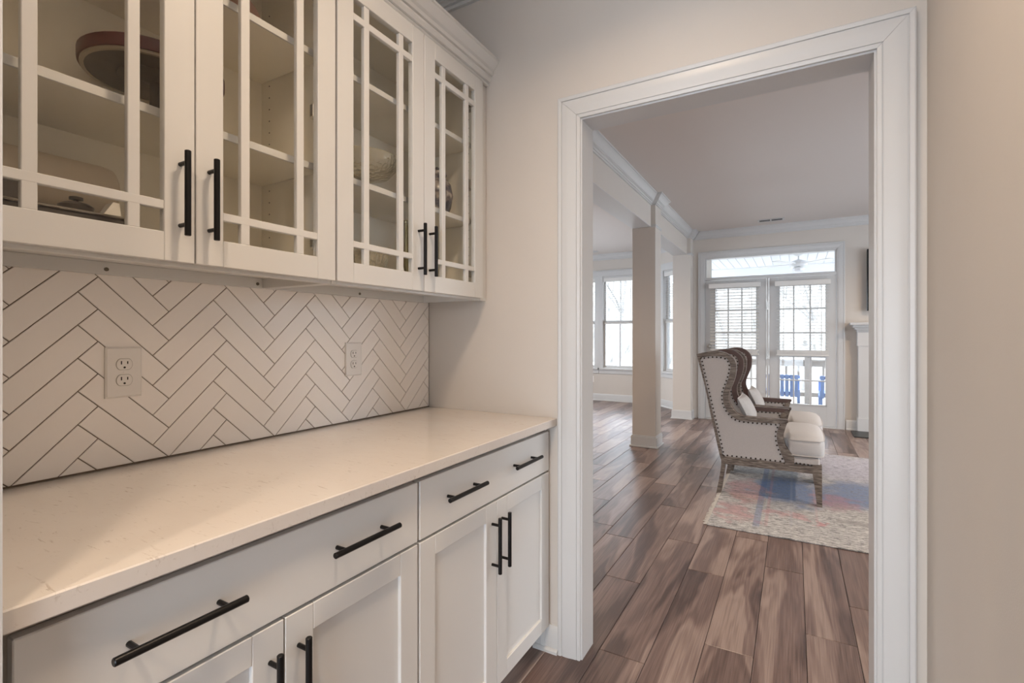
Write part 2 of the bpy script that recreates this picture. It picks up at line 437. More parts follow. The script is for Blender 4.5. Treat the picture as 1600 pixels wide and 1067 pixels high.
def smooth_open(pts, sub=4):
    out = []; n = len(pts)
    for i in range(n - 1):
        p0 = pts[max(i - 1, 0)]; p1 = pts[i]; p2 = pts[i + 1]; p3 = pts[min(i + 2, n - 1)]
        for j in range(sub):
            t = j / sub
            out.append(tuple(0.5 * ((2 * b) + (-a + c) * t + (2 * a - 5 * b + 4 * c - d) * t * t + (-a + 3 * b - 3 * c + d) * t ** 3) for a, b, c, d in zip(p0, p1, p2, p3)))
    out.append(tuple(pts[-1])); return out

# ------------------------------------------------------------------ main measures
XW, YW = -1.448, 1.768        # tiled wall plane, doorway wall plane
YW2 = 1.883                   # living-room side of the doorway wall
XR = 0.323                    # right wall plane
YN = 0.203                    # near return wall
YF = 7.82                     # far wall with the french doors
YNK = 9.03                    # nook window wall
LX0, LX1 = -5.0, 4.2          # living room sides
JL, JR, JT = -0.700, 0.203, 2.060   # doorway jamb faces

# ------------------------------------------------------------------ floor with planks
fl = struct('floor', MB().box(LX0 - .2, -3.8, -0.10, LX1 + .2, YNK + .2, -0.004), subfloor_m)
PWD, PLN = 0.1775, 1.225
pmb = MB().box(0.0011, 0.0011, -0.012, PWD - 0.0011, PLN - 0.0011, 0.0, 0.0018)
pm = None
ends = {-3: 2.457, -2: 3.09, -1: 2.74, 0: 2.107, 1: 2.973, 2: 2.385, 3: 2.725, -4: 2.977}
rest = MB(); npl = 0
for c in range(-25, 26):
    x0 = -0.3115 + (c) * PWD
    if x0 + PWD < LX0 - .1 or x0 > LX1: continue
    e = ends.get(c, 2.0 + ((c * 0.618) % 1.0) * PLN)
    y0 = e - math.ceil((e + 3.7) / PLN) * PLN
    while y0 < YNK + 0.1:
        y1 = y0 + PLN
        xm = x0 + PWD / 2
        vis = False
        if y1 > 1.4 and y0 < YNK and xm < 1.1 and xm > -4.6:
            # inside the sight lines through the doorway
            for yy in (max(y0, 1.9), y1):
                if yy > 1.8 and -0.62 * yy - 0.35 < xm < 0.13 * yy + 0.35: vis = True
            if y0 < 2.2 and -1.1 < xm < 0.45: vis = True
        if y1 > YNK - 1.6 and xm > -1.0 and y0 > YF: vis = False; y0 += PLN; continue
        if vis:
            if pm is None:
                o = pmb.build('plank', plank_m, fl); pm = o.data
            else:
                o = bpy.data.objects.new('plank', pm); COL.objects.link(o); o.parent = fl
            o.location = (x0, y0, 0); npl += 1
        else:
            rest.box(x0 + .0008, y0 + .0008, -0.004, x0 + PWD - .0008, y1 - .0008, -0.0003)
        y0 += PLN
r = rest.build('plank', plank_m, fl, label='wood planks beyond the doorway view'); r['kind'] = 'stuff'
print('planks', npl)

# ------------------------------------------------------------------ ceiling
struct('ceiling', MB().box(LX0 - .2, -3.8, CEIL, LX1 + .2, YNK + .2, CEIL + .12), ceil_m)

# ------------------------------------------------------------------ walls
wl = struct('wall_left', MB().box(XW - .12, -0.05, 0, XW, YW, CEIL), wall_m)
def wall_opening(name, x0, x1, y0, y1, holes, mat=wall_m, top=CEIL):
    """wall in the x direction with rectangular holes (x0,x1,z0,z1)"""
    m = MB(); hs = sorted(holes); x = x0
    for a, b, z0, z1 in hs:
        if a > x: m.box(x, y0, 0, a, y1, top)
        if z0 > 0: m.box(a, y0, 0, b, y1, z0)
        if z1 < top: m.box(a, y0, z1, b, y1, top)
        x = b
    if x < x1: m.box(x, y0, 0, x1, y1, top)
    return struct(name, m, mat)
wall_opening('wall_front', LX0, LX1, YW, YW2, [(JL - .018, JR + .018, 0, JT + .018)])
struct('wall_right', MB().box(XR, -0.4, 0, XR + .12, YW, CEIL), wall_m)
struct('wall_near', MB().box(XW, 0.06, 0, -0.790, YN, CEIL), trim_m)
struct('wall_kitchen_left', MB().box(-3.3, -2.7, 0, -3.2, -0.05, CEIL), wall_m)
struct('wall_kitchen_front', MB().box(-3.3, -0.05, 0, XW, 0.06, CEIL), wall_m)
struct('wall_kitchen_side', MB().box(XR + .12, -0.4, 0, 3.2, -0.28, CEIL), wall_m)
struct('wall_kitchen_right', MB().box(3.1, -2.7, 0, 3.2, -0.4, CEIL), wall_m)
wall_opening('wall_kitchen_back', -3.3, 3.2, -2.72, -2.60, [(-1.6, 1.0, 0.02, 2.0)])
m = MB()
for (a, b, z0, z1) in ((YW, 3.3, 0, CEIL), (3.3, 6.3, 0, .55), (3.3, 6.3, 2.35, CEIL), (6.3, YF + .15, 0, CEIL)): m.box(LX1, a, z0, LX1 + .15, b, z1)
struct('wall_living_right', m, wall_m)
m = MB()
for (a, b, z0, z1) in ((YW, 5.0, 0, CEIL), (5.0, 7.4, 0, .55), (5.0, 7.4, 2.35, CEIL), (7.4, YNK + .15, 0, CEIL)): m.box(LX0 - .15, a, z0, LX0, b, z1)
struct('wall_living_left', m, wall_m)
DX0, DX1, DZ1 = -1.165, 0.510, 2.400    # french door rough opening
wall_opening('wall_far', -1.573, LX1, YF, YF + .14, [(DX0, DX1, 0, DZ1)])
NW = [(-3.95, -3.31), (-3.156, -2.515)]
wall_opening('wall_nook_far', LX0, -2.24, YNK, YNK + .13, [(a - .03, b + .03, .60, 2.36) for a, b in NW])
# angled nook wall, local frame: u along the wall from (-2.24, 9.03) towards (-1.2, 7.99)
ANG = bpy.data.objects.new
def ang(u, w, z):   # w>0 is outside
    k = 1 / sqrt(2)
    return (-2.24 + u * k + w * k, 9.03 - u * k + w * k, z)
def angbox(mb, u0, w0, z0, u1, w1, z1, b=0.0):
    t = MB().box(u0, w0, z0, u1, w1, z1, b)
    return mb.add([ang(*p) for p in t.v], t.f)
AW = (0.40, 1.08)
m = MB()
for (a, b, z0, z1) in ((-0.08, AW[0] - .03, 0, CEIL), (AW[0] - .03, AW[1] + .03, 0, .60), (AW[0] - .03, AW[1] + .03, 2.36, CEIL), (AW[1] + .03, 1.50, 0, CEIL)): angbox(m, a, 0, z0, b, .13, z1)
struct('wall_nook_angled', m, wall_m)

# ------------------------------------------------------------------ doorway casing and jamb
CPROF = [(0, 0), (0, .009), (.003, .011), (.011, .012), (.0118, .0095), (.0135, .0095), (.0145, .0125), (.030, .0135), (.045, .0165), (.058, .0175), (.0695, .0165), (.0705, .0140), (.0725, .0140), (.0735, .0185), (.084, .0205), (.088, .0185), (.088, 0)]
def casing(name, xl, xr, zt, yplane, sgn, prof, z0=0.0, label=None):
    root = thing(name, ((xl + xr) / 2, yplane, 0), label, 'trim', kind='structure'); del root['category']
    ox, oy = root.location.x, yplane
    g = 0.0004
    P = lambda x, th, z: (x - ox, sgn * th, z)
    MB().loft([[P(xl - w, t, z0) for w, t in prof], [P(xl - w, t, zt + w - g) for w, t in prof]]).build('casing_leg', trim_m, root, smooth=0.5)
    MB().loft([[P(xr + w, t, z0) for w, t in prof], [P(xr + w, t, zt + w - g) for w, t in prof]]).build('casing_leg', trim_m, root, smooth=0.5)
    MB().loft([[P(xl - w + g, t, zt + w) for w, t in prof], [P(xr + w - g, t, zt + w) for w, t in prof]]).build('casing_head', trim_m, root, smooth=0.5)
    return root
casing('trim_1', JL - .006, JR + .006, JT + .006, YW, -1, CPROF, label='white mitred casing framing the open doorway to the living room')
casing('trim_2', JL - .006, JR + .006, JT + .006, YW2, 1, CPROF, label='white casing on the living room side of the doorway')
jm = thing('trim_3', ((JL + JR) / 2, (YW + YW2) / 2, 0), 'plain white jamb boards lining the doorway', None, kind='structure')
ox, oy = jm.location.x, jm.location.y
MB().box(JL - .018 - ox, YW - .001 - oy, 0, JL - ox, YW2 + .001 - oy, JT).build('jamb_board', trim_m, jm)
MB().box(JR - ox, YW - .001 - oy, 0, JR + .018 - ox, YW2 + .001 - oy, JT).build('jamb_board', trim_m, jm)
MB().box(JL - .018 - ox, YW - .001 - oy, JT, JR + .018 - ox, YW2 + .001 - oy, JT + .018).build('jamb_head', trim_m, jm)

# crown mouldings of the rooms: profile (out from wall, down from ceiling)
CR = [(0, 0), (.092, 0), (.092, -.012), (.084, -.014), (.084, -.020), (.074, -.026), (.060, -.040), (.050, -.056), (.044, -.066), (.036, -.070), (.036, -.076), (.027, -.079), (.022, -.086), (.022, -.090), (.013, -.092), (.013, -.106), (0, -.108)]
def crown_x(mb, x0, x1, yw, sgn, ztop=CEIL, m0=0, m1=0):
    """runs along x on wall y=yw, projecting sgn*y; m0/m1 = mitre growth at each end"""
    return mb.loft([[(x0 + m0 * a, yw + sgn * a, ztop + b) for a, b in CR], [(x1 + m1 * a, yw + sgn * a, ztop + b) for a, b in CR]])
def crown_y(mb, y0, y1, xw, sgn, ztop=CEIL, m0=0, m1=0):
    return mb.loft([[(xw + sgn * a, y0 + m0 * a, ztop + b) for a, b in CR], [(xw + sgn * a, y1 + m1 * a, ztop + b) for a, b in CR]])
m = MB(); crown_x(m, XW, XR, YW, -1, m0=1, m1=-1); struct('trim_4', m, trim_m, smooth=0.3)
m = MB(); crown_y(m, YN, YW, XW, 1, m1=-1); struct('trim_5', m, trim_m, smooth=0.3)
m = MB(); crown_y(m, -0.4, YW, XR, -1, m1=-1); struct('trim_6', m, trim_m, smooth=0.3)
m = MB(); crown_x(m, -1.30, LX1, YF, -1, m0=1); struct('trim_7', m, trim_m, smooth=0.3)
m = MB(); crown_x(m, LX0, -2.24, YNK, -1, m1=-.41); struct('trim_8', m, trim_m, smooth=0.3)
m = MB()
m.loft([[ang(u + k * a, -a, CEIL + b) for a, b in CR] for u, k in ((0, .41), (1.40, 0))]); struct('trim_9', m, trim_m, smooth=0.3)

# baseboards (height .13 with shoe)
BPROF = [(0, 0), (.026, 0), (.026, .012), (.020, .020), (.0145, .022), (.0145, .105), (.010, .122), (.006, .130), (0, .130)]
def base_x(name, x0, x1, yw, sgn, h=1.0): return struct(name, MB().loft([[(x, yw + sgn * a, b * h) for a, b in BPROF] for x in (x0, x1)]), trim_m, smooth=0.5)
def base_y(name, y0, y1, xw, sgn, h=1.0): return struct(name, MB().loft([[(xw + sgn * a, y, b * h) for a, b in BPROF] for y in (y0, y1)]), trim_m, smooth=0.5)
base_x('baseboard_front', -0.90, JL - .095, YW, -1, 0.78)
base_y('baseboard_right', -0.4, YW, XR, -1)
base_x('baseboard_far', 0.598, LX1, YF, -1)
base_x('baseboard_nook', LX0, -2.24, YNK, -1)
m = MB().loft([[ang(u, -a, b) for a, b in BPROF] for u in (0, 1.35)]); struct('baseboard_nook_angled', m, trim_m, smooth=0.5)
base_x('baseboard_living_front', LX0, JL - .1, YW2, 1)

# ------------------------------------------------------------------ backsplash tiles (children of the wall)
SP_Y0, SP_Y1, SP_Z0, SP_Z1 = YN, YW, 0.914, 1.392
struct('grout_bed', MB().box(XW, SP_Y0, SP_Z0, XW + .0045, SP_Y1, SP_Z1 + .1), grout_m, wl)
def clip(poly, y0, y1, z0, z1):
    def cut(p, f, inter):
        out = []
        for i in range(len(p)):
            a, b = p[i - 1], p[i]
            fa, fb = f(a), f(b)
            if fa >= 0 and fb >= 0: out.append(b)
            elif fa >= 0 > fb: t = fa / (fa - fb); out.append((a[0] + (b[0] - a[0]) * t, a[1] + (b[1] - a[1]) * t))
            elif fa < 0 <= fb:
                t = fa / (fa - fb); out.append((a[0] + (b[0] - a[0]) * t, a[1] + (b[1] - a[1]) * t)); out.append(b)
        return out
    for f in (lambda p: p[0] - y0, lambda p: y1 - p[0], lambda p: p[1] - z0, lambda p: z1 - p[1]):
        poly = cut(poly, f, None)
        if len(poly) < 3: return []
    return poly
def area(p): return abs(sum(p[i - 1][0] * p[i][1] - p[i][0] * p[i - 1][1] for i in range(len(p)))) / 2
def inset(poly, d):
    # convex polygon inset by half-plane offset
    n = len(poly)
    A = sum(poly[i - 1][0] * poly[i][1] - poly[i][0] * poly[i - 1][1] for i in range(n))
    if A < 0: poly = poly[::-1]
    lines = []
    for i in range(n):
        a, b = poly[i], poly[(i + 1) % n]; dx, dy = b[0] - a[0], b[1] - a[1]; l = sqrt(dx * dx + dy * dy)
        if l < 1e-6: continue
        lines.append((a[0] - dy / l * d, a[1] + dx / l * d, dx / l, dy / l))
    out = []
    for i in range(len(lines)):
        x1, y1, dx1, dy1 = lines[i - 1]; x2, y2, dx2, dy2 = lines[i]
        den = dx1 * dy2 - dy1 * dx2
        if abs(den) < 1e-6: continue
        t = ((x2 - x1) * dy2 - (y2 - y1) * dx2) / den
        out.append((x1 + dx1 * t, y1 + dy1 * t))
    return out
VP, HP = 0.0771, 0.3075
k = HP / 2; hw = VP / 2
tiles = 0
for i in range(-2, 6):
    for j in range(-12, 12):
        qy, qz = 0.534 + i * HP, 1.3775 + j * VP
        B = [(qy, qz), (qy + k, qz - k), (qy + k - hw, qz - k - hw), (qy - hw, qz - hw)]
        A = [(qy, qz - VP), (qy - hw, qz - hw), (qy - hw - k, qz - hw - k), (qy - k, qz - VP - k)]
        for T in (A, B):
            c = clip(T, SP_Y0 + .0015, SP_Y1 - .0055, SP_Z0 + .0035, SP_Z1 + .03)
            if not c or area(c) < 4e-5: continue
            p0 = inset(c, 0.0011); p1 = inset(c, 0.0021)
            if len(p0) != len(p1) or len(p0) < 3 or area(p1) < 1e-5: continue
            dx = rnd.uniform(-.0003, .0003)
            MB().loft([[(XW + .002, y, z) for y, z in p0], [(XW + .0072 + dx, y, z) for y, z in p0], [(XW + .0080 + dx, y, z) for y, z in p1]]).build('tile', tile_m, wl)
            tiles += 1
print('tiles', tiles)

# ------------------------------------------------------------------ outlets
def outlet(y, z, label):
    t = thing('wall_outlet', (XW + .0085, y, z), label, 'outlet')
    MB().loft([[(x, sy * (hy - s), sz * (hz - s)) for sy, sz in ((-1, -1), (1, -1), (1, 1), (-1, 1))] for x, s, hy, hz in ((0, 0, .0385, .0620), (.0035, 0, .0385, .0620), (.0060, .004, .0385, .0620))]).build('cover_plate', plate_m, t)
    for dz in (.0195, -.0195):
        pts = []
        for kk in range(24):
            a = 2 * pi * kk / 24
            pts.append((max(-.0125, min(.0125, .0165 * cos(a))) if False else .0165 * cos(a), max(-.0132, min(.0132, .0165 * sin(a)))))
        ring = MB().loft([[(.0055, p * 1.07, q * 1.07 + dz) for p, q in pts], [(.0063, p * 1.07, q * 1.07 + dz) for p, q in pts]])
        rc = MB().loft([[(.004, p, q + dz) for p, q in pts], [(.0076, p, q + dz) for p, q in pts]]).build('receptacle', plate_m, t)
        ring.build('receptacle_gap', gap_m, rc)
        for dy, hh in ((-.0065, .0042), (.0065, .0034)):
            MB().box(.0068, dy - .0012, dz + .0040 - hh, .0079, dy + .0012, dz + .0040 + hh).build('slot', slot_m, rc)
        MB().prism([(.0026 * cos(2 * pi * q / 10), dz - .0078 + .0026 * sin(2 * pi * q / 10)) for q in range(10)], 'x', .0068, .0079).build('ground_hole', slot_m, rc)
    MB().prism([(.0022 * cos(2 * pi * q / 8), .0022 * sin(2 * pi * q / 8)) for q in range(8)], 'x', .005, .0068).build('screw', plate_m, t)
outlet(0.584, 1.147, 'white duplex outlet on the tiles below the wide left cabinet doors')
outlet(1.317, 1.149, 'white duplex outlet on the tiles nearer the doorway corner')

# ------------------------------------------------------------------ bar handle
def handle_mb(L, spacing, r=.0062, stand=.030, axis='z'):
    m = MB()
    e = .0012
    def pt(t, dx): return (dx, 0, t) if axis == 'z' else (dx, t, 0)
    m.tube([pt(-L / 2, stand), pt(-L / 2 + e, stand), pt(L / 2 - e, stand), pt(L / 2, stand)], [r - e, r, r, r - e], 14)
    for s in (-1, 1): m.tube([pt(s * spacing / 2, 0), pt(s * spacing / 2, stand)], r * .72, 10)
    return m
HV = handle_mb(.176, .128).build('handle', black_m, smooth=0.6); HV_ME = HV.data; bpy.data.objects.remove(HV)
HH = handle_mb(.190, .128, axis='y').build('handle', black_m, smooth=0.6); HH_ME = HH.data; bpy.data.objects.remove(HH)
def put_handle(me, loc, parent):
    o = bpy.data.objects.new('handle', me); COL.objects.link(o); o.parent = parent; o.location = loc; o['label'] = 'black metal bar handle'; return o

# ------------------------------------------------------------------ upper cabinets
UZ0, UZ1 = 1.383, 2.292
UXB = -1.135                 # carcass front
UXD = -1.115                 # door face
def upper_cabinet(y0, y1, doors, label, hinge_sides, screws):
    t = thing('upper_cabinet', (XW, (y0 + y1) / 2, UZ0), label, 'cabinet', 'glass-front cabinets above the counter')
    ox, oy, oz = t.location
    def part(name, mat, x0, ya, za, x1, yb, zb, b=.0008): return MB().box(x0 - ox, ya - oy, za - oz, x1 - ox, yb - oy, zb - oz, b).build(name, mat, t)
    th = .016; bz = UZ0 + .030
    xb = XW + .0095
    part('side_panel', cab_m, xb, y0, UZ0, UXB, y0 + th, UZ1); part('side_panel', cab_m, xb, y1 - th, UZ0, UXB, y1, UZ1)
    part('inner_lining', cabin_m, xb + .012, y0 + th, bz, UXB - .02, y0 + th + .001, UZ1 - th, 0); part('inner_lining', cabin_m, xb + .012, y1 - th - .001, bz, UXB - .02, y1 - th, UZ1 - th, 0)
    part('back_panel', cabin_m, xb, y0 + th, UZ0 + .012, xb + .012, y1 - th, UZ1)
    part('bottom_panel', cab_m, xb, y0 + th, bz, UXB - .018, y1 - th, bz + .016)
    part('bottom_lining', cabin_m, xb + .012, y0 + th, bz + .016, UXB - .02, y1 - th, bz + .017, 0)
    part('top_panel', cabin_m, xb, y0 + th, UZ1 - th, UXB - .018, y1 - th, UZ1)
    part('front_rail', cab_m, UXB - .019, y0 + th, UZ0, UXB, y1 - th, bz + .030); part('front_rail', cab_m, UXB - .019, y0 + th, UZ1 - .04, UXB, y1 - th, UZ1)
    rl = part('hanging_rail', cab_m, xb, y0 + th, UZ0, xb + .016, y1 - th, bz)
    for sy in screws:
        MB().lathe([(.0048, 0), (.0048, .002), (.003, .0028)], (0, 0, 0), 10).build('screw', screw_m, rl)
        s = COL.objects[-1] if False else rl.children[-1]
        s.rotation_euler = (0, pi / 2, 0); s.location = (xb + .016 - ox, sy - oy, UZ0 + .012 - oz)
    for sz in (1.706, 2.021):
        part('shelf', cabin_m, xb + .013, y0 + th + .002, sz - .009, -1.163, y1 - th - .002, sz + .009)
        rl2 = part('shelf_edge_band', cab_m, -1.163, y0 + th + .002, sz - .0092, -1.158, y1 - th - .002, sz + .0092)
    hm = MB()
    for yy, sg in ((y0 + th + .001, 1), (y1 - th - .001, -1)):
        for xx in (xb + .05, UXB - .045):
            for q in range(21):
                zz = 1.50 + q * .0355 - oz
                hm.prism([(xx - ox + .0022 * cos(2 * pi * e / 6), zz + .0022 * sin(2 * pi * e / 6)) for e in range(6)], 'y', yy - oy, yy - oy + sg * .0006)
    h = hm.build('shelf_pin_holes', slot_m, t); h['kind'] = 'stuff'
    for (d0, d1), side in zip(doors, hinge_sides):
        z0, z1 = UZ0 + .008, 2.287
        st = .0585
        g = MB(); B = .0012
        def fb(ya, za, yb, zb): g.box(UXD - .0205 - ox, ya - oy, za - oz, UXD - ox, yb - oy, zb - oz, B)
        fb(d0, z0, d0 + st, z1); fb(d1 - st, z0, d1, z1)
        fb(d0 + st + .0003, z0, d1 - st - .0003, z0 + .059); fb(d0 + st + .0003, z1 - .062, d1 - st - .0003, z1)
        dr = g.build('door', cab_m, t, label='white painted frame door with nine glass lites')
        ga, gb, gz0, gz1 = d0 + st, d1 - st, z0 + .059, z1 - .062
        vy = [(ga + .0425, ga + .0635), (gb - .0635, gb - .0425)]
        hz = [(gz0 + .046, gz0 + .064), (gz1 - .064, gz1 - .043)]
        xm0, xm1 = UXD - .016 - ox, UXD - .002 - ox
        for a, b in vy:
            zs = [gz0, hz[0][0], hz[0][1], hz[1][0], hz[1][1], gz1]
            MB().box(xm0, a - oy, gz0 - oz, xm1, b - oy, gz1 - oz, .0012).build('muntin', cab_m, dr)
        for a, b in hz:
            MB().box(xm0 + .0002, ga - oy, a - oz, xm1 + .0003, gb - oy, b - oz, .0012).build('muntin', cab_m, dr)
        ys = [ga, (vy[0][0] + vy[0][1]) / 2, (vy[1][0] + vy[1][1]) / 2, gb]; zs = [gz0, sum(hz[0]) / 2, sum(hz[1]) / 2, gz1]
        for a in range(3):
            for b in range(3):
                MB().box(UXD - .0115 - ox, ys[a] - oy, zs[b] - oz, UXD - .0085 - ox, ys[a + 1] - oy, zs[b + 1] - oz).build('pane', cglass_m, dr)
        hy = d1 - .029 if side < 0 else d0 + .027
        put_handle(HV_ME, (UXD - ox, hy - oy, 1.531 - oz), dr)
        yh = d0 + .016 if side < 0 else d1 - .016
        inn = 1 if side < 0 else -1
        for zh in (1.495, 1.853, 2.18):
            hg = MB(); hg.box(UXB - .050 - ox, yh - .006 - oy, zh - .014 - oz, UXB - .006 - ox, yh + .006 - oy, zh + .014 - oz, .003)
            hg.box(UXB - .020 - ox, yh - oy, zh - .020 - oz, UXB - .001 - ox, yh + inn * .040 - oy, zh + .020 - oz, .004)
            hg.build('hinge', steel_m, dr)
    return t
upper_cabinet(YN + .002, .9585, [(.208, .5825), (.5855, .957)], 'white glass-front upper cabinet holding the round cake stand and trays', (-1, 1), (.543, .925))
upper_cabinet(.9605, 1.720, [(.9645, 1.3385), (1.3415, 1.7135)], 'white glass-front upper cabinet beside the doorway wall holding glassware', (-1, 1), (1.334,))
f = MB().box(UXB - .019, 1.7205, UZ0, UXB, YW - .001, UZ1, .0008).build('cabinet_filler', cab_m)
tag(f, 'narrow white filler strip between upper cabinet and doorway wall', 'filler strip')
# cabinet crown
ccp = [(-.04, 0), (.014, 0), (.018, .005), (.014, .011), (.010, .013), (.020, .015), (.028, .026), (.028, .034), (.022, .036), (.034, .038), (.040, .047), (.036, .051), (.032, .053), (.042, .060), (.053, .074), (.061, .086), (.066, .088), (.066, .096), (-.04, .096)]
o = MB().loft([[(UXB + a, y, 2.2925 + b) for a, b in ccp] for y in (YN + .002, YW - .001)]).build('cabinet_crown_molding', cab_m, smooth=0.22)
tag(o, 'white stepped crown molding running along the top of the upper cabinets', 'molding')

# ------------------------------------------------------------------ base cabinets
BXF = -.830        # door / drawer faces
BXC = -.850        # carcass front
def base_cabinet(y0, y1, dy0, dy1, split, hs, label):
    t = thing('base_cabinet', (XW, (y0 + y1) / 2, 0), label, 'cabinet', 'white base cabinets under the quartz counter')
    ox, oy, oz = t.location
    def part(name, mat, x0, ya, za, x1, yb, zb, b=.001): return MB().box(x0 - ox, ya - oy, za, x1 - ox, yb - oy, zb, b).build(name, mat, t)
    part('body', gap_m, XW + .004, y0, .100, BXC, y1, .883)
    part('toe_kick', cab_m, XW + .004, y0, 0, BXC - .06, y1, .100)
    dr = MB().box(BXC + .0005 - ox, dy0 - oy, .713, BXF - ox, dy1 - oy, .864, .0016).build('drawer', cab_m, t, label='flat slab drawer front')
    for c in hs: put_handle(HH_ME, (BXF - ox, c - oy, .794), dr)
    for (a, b, hy) in ((dy0, split - .0015, split - .030), (split + .0015, dy1, split + .030)):
        z0, z1 = .104, .706
        st = .0625; g = MB()
        def fb(ya, za, yb, zb, x1=BXF): g.box(BXC + .0005 - ox, ya - oy, za, x1 - ox, yb - oy, zb, .0014)
        fb(a, z0, a + st, z1); fb(b - st, z0, b, z1); fb(a + st + .0002, z0, b - st - .0002, z0 + .055); fb(a + st + .0002, z1 - .053, b - st - .0002, z1)
        fb(a + st - .004, z0 + .050, b - st + .004, z1 - .048, BXF - .009)
        d = g.build('door', cab_m, t, label='shaker door with recessed panel')
        put_handle(HV_ME, (BXF - ox, hy - oy, .576), d)
    return t
base_cabinet(YN + .002, .975, .222, .972, .594, (.408, .780), 'white base cabinet with one wide drawer nearest the camera')
base_cabinet(.977, 1.750, .980, 1.746, 1.358, (1.161, 1.532), 'white base cabinet with one wide drawer beside the doorway')
o = MB().box(BXC - .018, 1.7505, .0, BXC, YW - .001, .883, .001).build('cabinet_filler', cab_m)
tag(o, 'narrow white filler strip between base cabinet and doorway casing', 'filler strip')
o = MB().box(XW + .0085, YN + .001, .884, -.805, YW - .0008, .914, .0022).build('countertop', quartz_m)
tag(o, 'pale beige quartz countertop with fine brown veins', 'countertop')

# ------------------------------------------------------------------ things inside the upper cabinets
SH2, SH1, SHB = 1.7155, 2.0305, 1.4305
t = thing('cake_stand', (-1.285, .585, SH2), 'round cake stand with red rim and grey underside on cabinet shelf', 'cake stand')
MB().lathe([(.05, 0), (.052, .004), (.03, .012), (.012, .02), (.011, .105), (.04, .113)], n=24).build('stem', pewter_m, t, smooth=.6)
MB().lathe([(.04, .111), (.070, .110), (.0715, .112), (.126, .111), (.128, .114)], n=40).build('underside', pewter_m, t, smooth=.6)
MB().ring([(.1265, .1105), (.134, .1105), (.134, .117), (.128, .118)], n=40).build('rim_bead', bead_m, t, smooth=.6)
MB().lathe([(.0, .1195), (.130, .1165), (.138, .1165), (.139, .120), (.139, .141), (.136, .144), (.0, .144)], n=40).build('plate_rim', red_m, t, smooth=.6)
# rolled paper lying along the cabinet
t = thing('paper_roll', (-1.365, .38, SHB + .128), 'large cream paper roll lying along the cabinet bottom', 'paper roll')
pr_ = MB()
prof = [(.0, -.15), (.052, -.15), (.058, -.146), (.060, -.13), (.060, .128), (.057, .143), (.048, .149), (0, .150)]
pr_.loft([[(rr * cos(2 * pi * kk / 28), yy, rr * sin(2 * pi * kk / 28)) for kk in range(28)] for rr, yy in prof]); pr_.build('roll', paper_m, t, smooth=.7)
pr_ = MB(); pr_.box(-.045, -.14, -.128, .045, .12, -.0605, .004); pr_.build('cradle', paper_m, t)
for n, (z, inx, lab, mat) in enumerate(((SHB, .0, 'silver tray with dark sides, bottom of the tray pair', silver_m), (SHB + .0235, .006, 'silver tray with dark sides stacked on another tray', silver_m))):
    t = thing('serving_tray', (-1.235, .3565 - .001 * n, z), lab, 'tray', 'stacked serving trays')
    MB().box(-.062, -.128, 0, .062 - inx, .128, .018, .003).build('tray_body', dark_m, t)
    MB().box(-.066, -.132, .0182, .066 - inx, .132, .0228, .002).build('tray_lip', silver_m, t)
o = MB().box(-1.262, .232, SHB + .0475, -1.195, .338, SHB + .083, .003).build('dark_box', dark_m); tag(o, 'small dark box on top of the stacked trays', 'box')
t = thing('covered_dish', (-1.232, .421, SHB + .0475), 'small dark dish with knob lid on the trays', 'dish')
MB().lathe([(.018, 0), (.026, .006), (.028, .014), (.02, .020), (.006, .023)], n=20).build('bowl', dark_m, t, smooth=.6)
MB().lathe([(.004, .022), (.004, .026), (.011, .027), (.011, .032), (.004, .034)], n=14).build('lid_knob', dark_m, t, smooth=.6)
o = MB().loft([[(-1.262, .462, SHB + .0475), (-1.20, .452, SHB + .0475), (-1.196, .482, SHB + .0475), (-1.250, .4835, SHB + .0475)], [(-1.255, .478, SHB + .082), (-1.210, .474, SHB + .080), (-1.205, .4825, SHB + .078), (-1.245, .4832, SHB + .080)]]).build('folded_napkin', white_m)
tag(o, 'white folded napkin standing on the tray end', 'napkin')
t = thing('pink_plate', (-1.33, .80, SH1), 'pink ceramic plate propped upright on the top shelf', 'plate')
for q, (rr, dx) in enumerate(((.070, 0), (.074, -.02))):
    pl = MB(); pl.loft([[(x + dx, r2 * cos(2 * pi * kk / 28), .0775 + r2 * sin(2 * pi * kk / 28)) for kk in range(28)] for r2, x in ((.03, .004), (rr * .7, .006), (rr, .016), (rr + .001, .013), (rr * .7, 0), (.03, -.002))])
    pl.build('plate' if q == 0 else 'second_plate', pink_m, t, smooth=.8)
t = thing('glass_bowl', (-1.295, 1.235, SH2), 'low pressed glass bowl on the middle cabinet shelf', 'bowl')
MB().lathe([(.05, 0), (.052, .004), (.02, .014), (.016, .05), (.035, .06)], n=24).build('foot', crystal_m, t, smooth=.6)
MB().lathe([(.03, .058), (.085, .075), (.112, .105), (.119, .135), (.116, .137), (.108, .108), (.080, .080), (.0, .066)], n=36).build('bowl', crystal_m, t, smooth=.8)
t = thing('crystal_bowl', (-1.235, 1.185, SHB), 'cut crystal bowl on the cabinet bottom', 'bowl')
nn = 32
def scal(r, z, a): return [(r * (1 + a * (1 if kk % 2 else -1)) * cos(2 * pi * kk / nn), r * (1 + a * (1 if kk % 2 else -1)) * sin(2 * pi * kk / nn), z) for kk in range(nn)]
MB().loft([scal(.035, 0, 0), scal(.055, .02, .03), scal(.068, .05, .05), scal(.072, .088, .07), scal(.066, .088, .05), scal(.05, .03, .03), scal(.01, .012, 0)]).build('bowl', crystal_m, t)
MB().ring([(.034, .0), (.038, .0), (.038, .006), (.034, .006)], n=24).build('base_ring', crystal_m, t, smooth=.6)
t = thing('gilt_vase', (-1.275, 1.43, SHB), 'tall slim gilt glass vase on the cabinet bottom', 'vase')
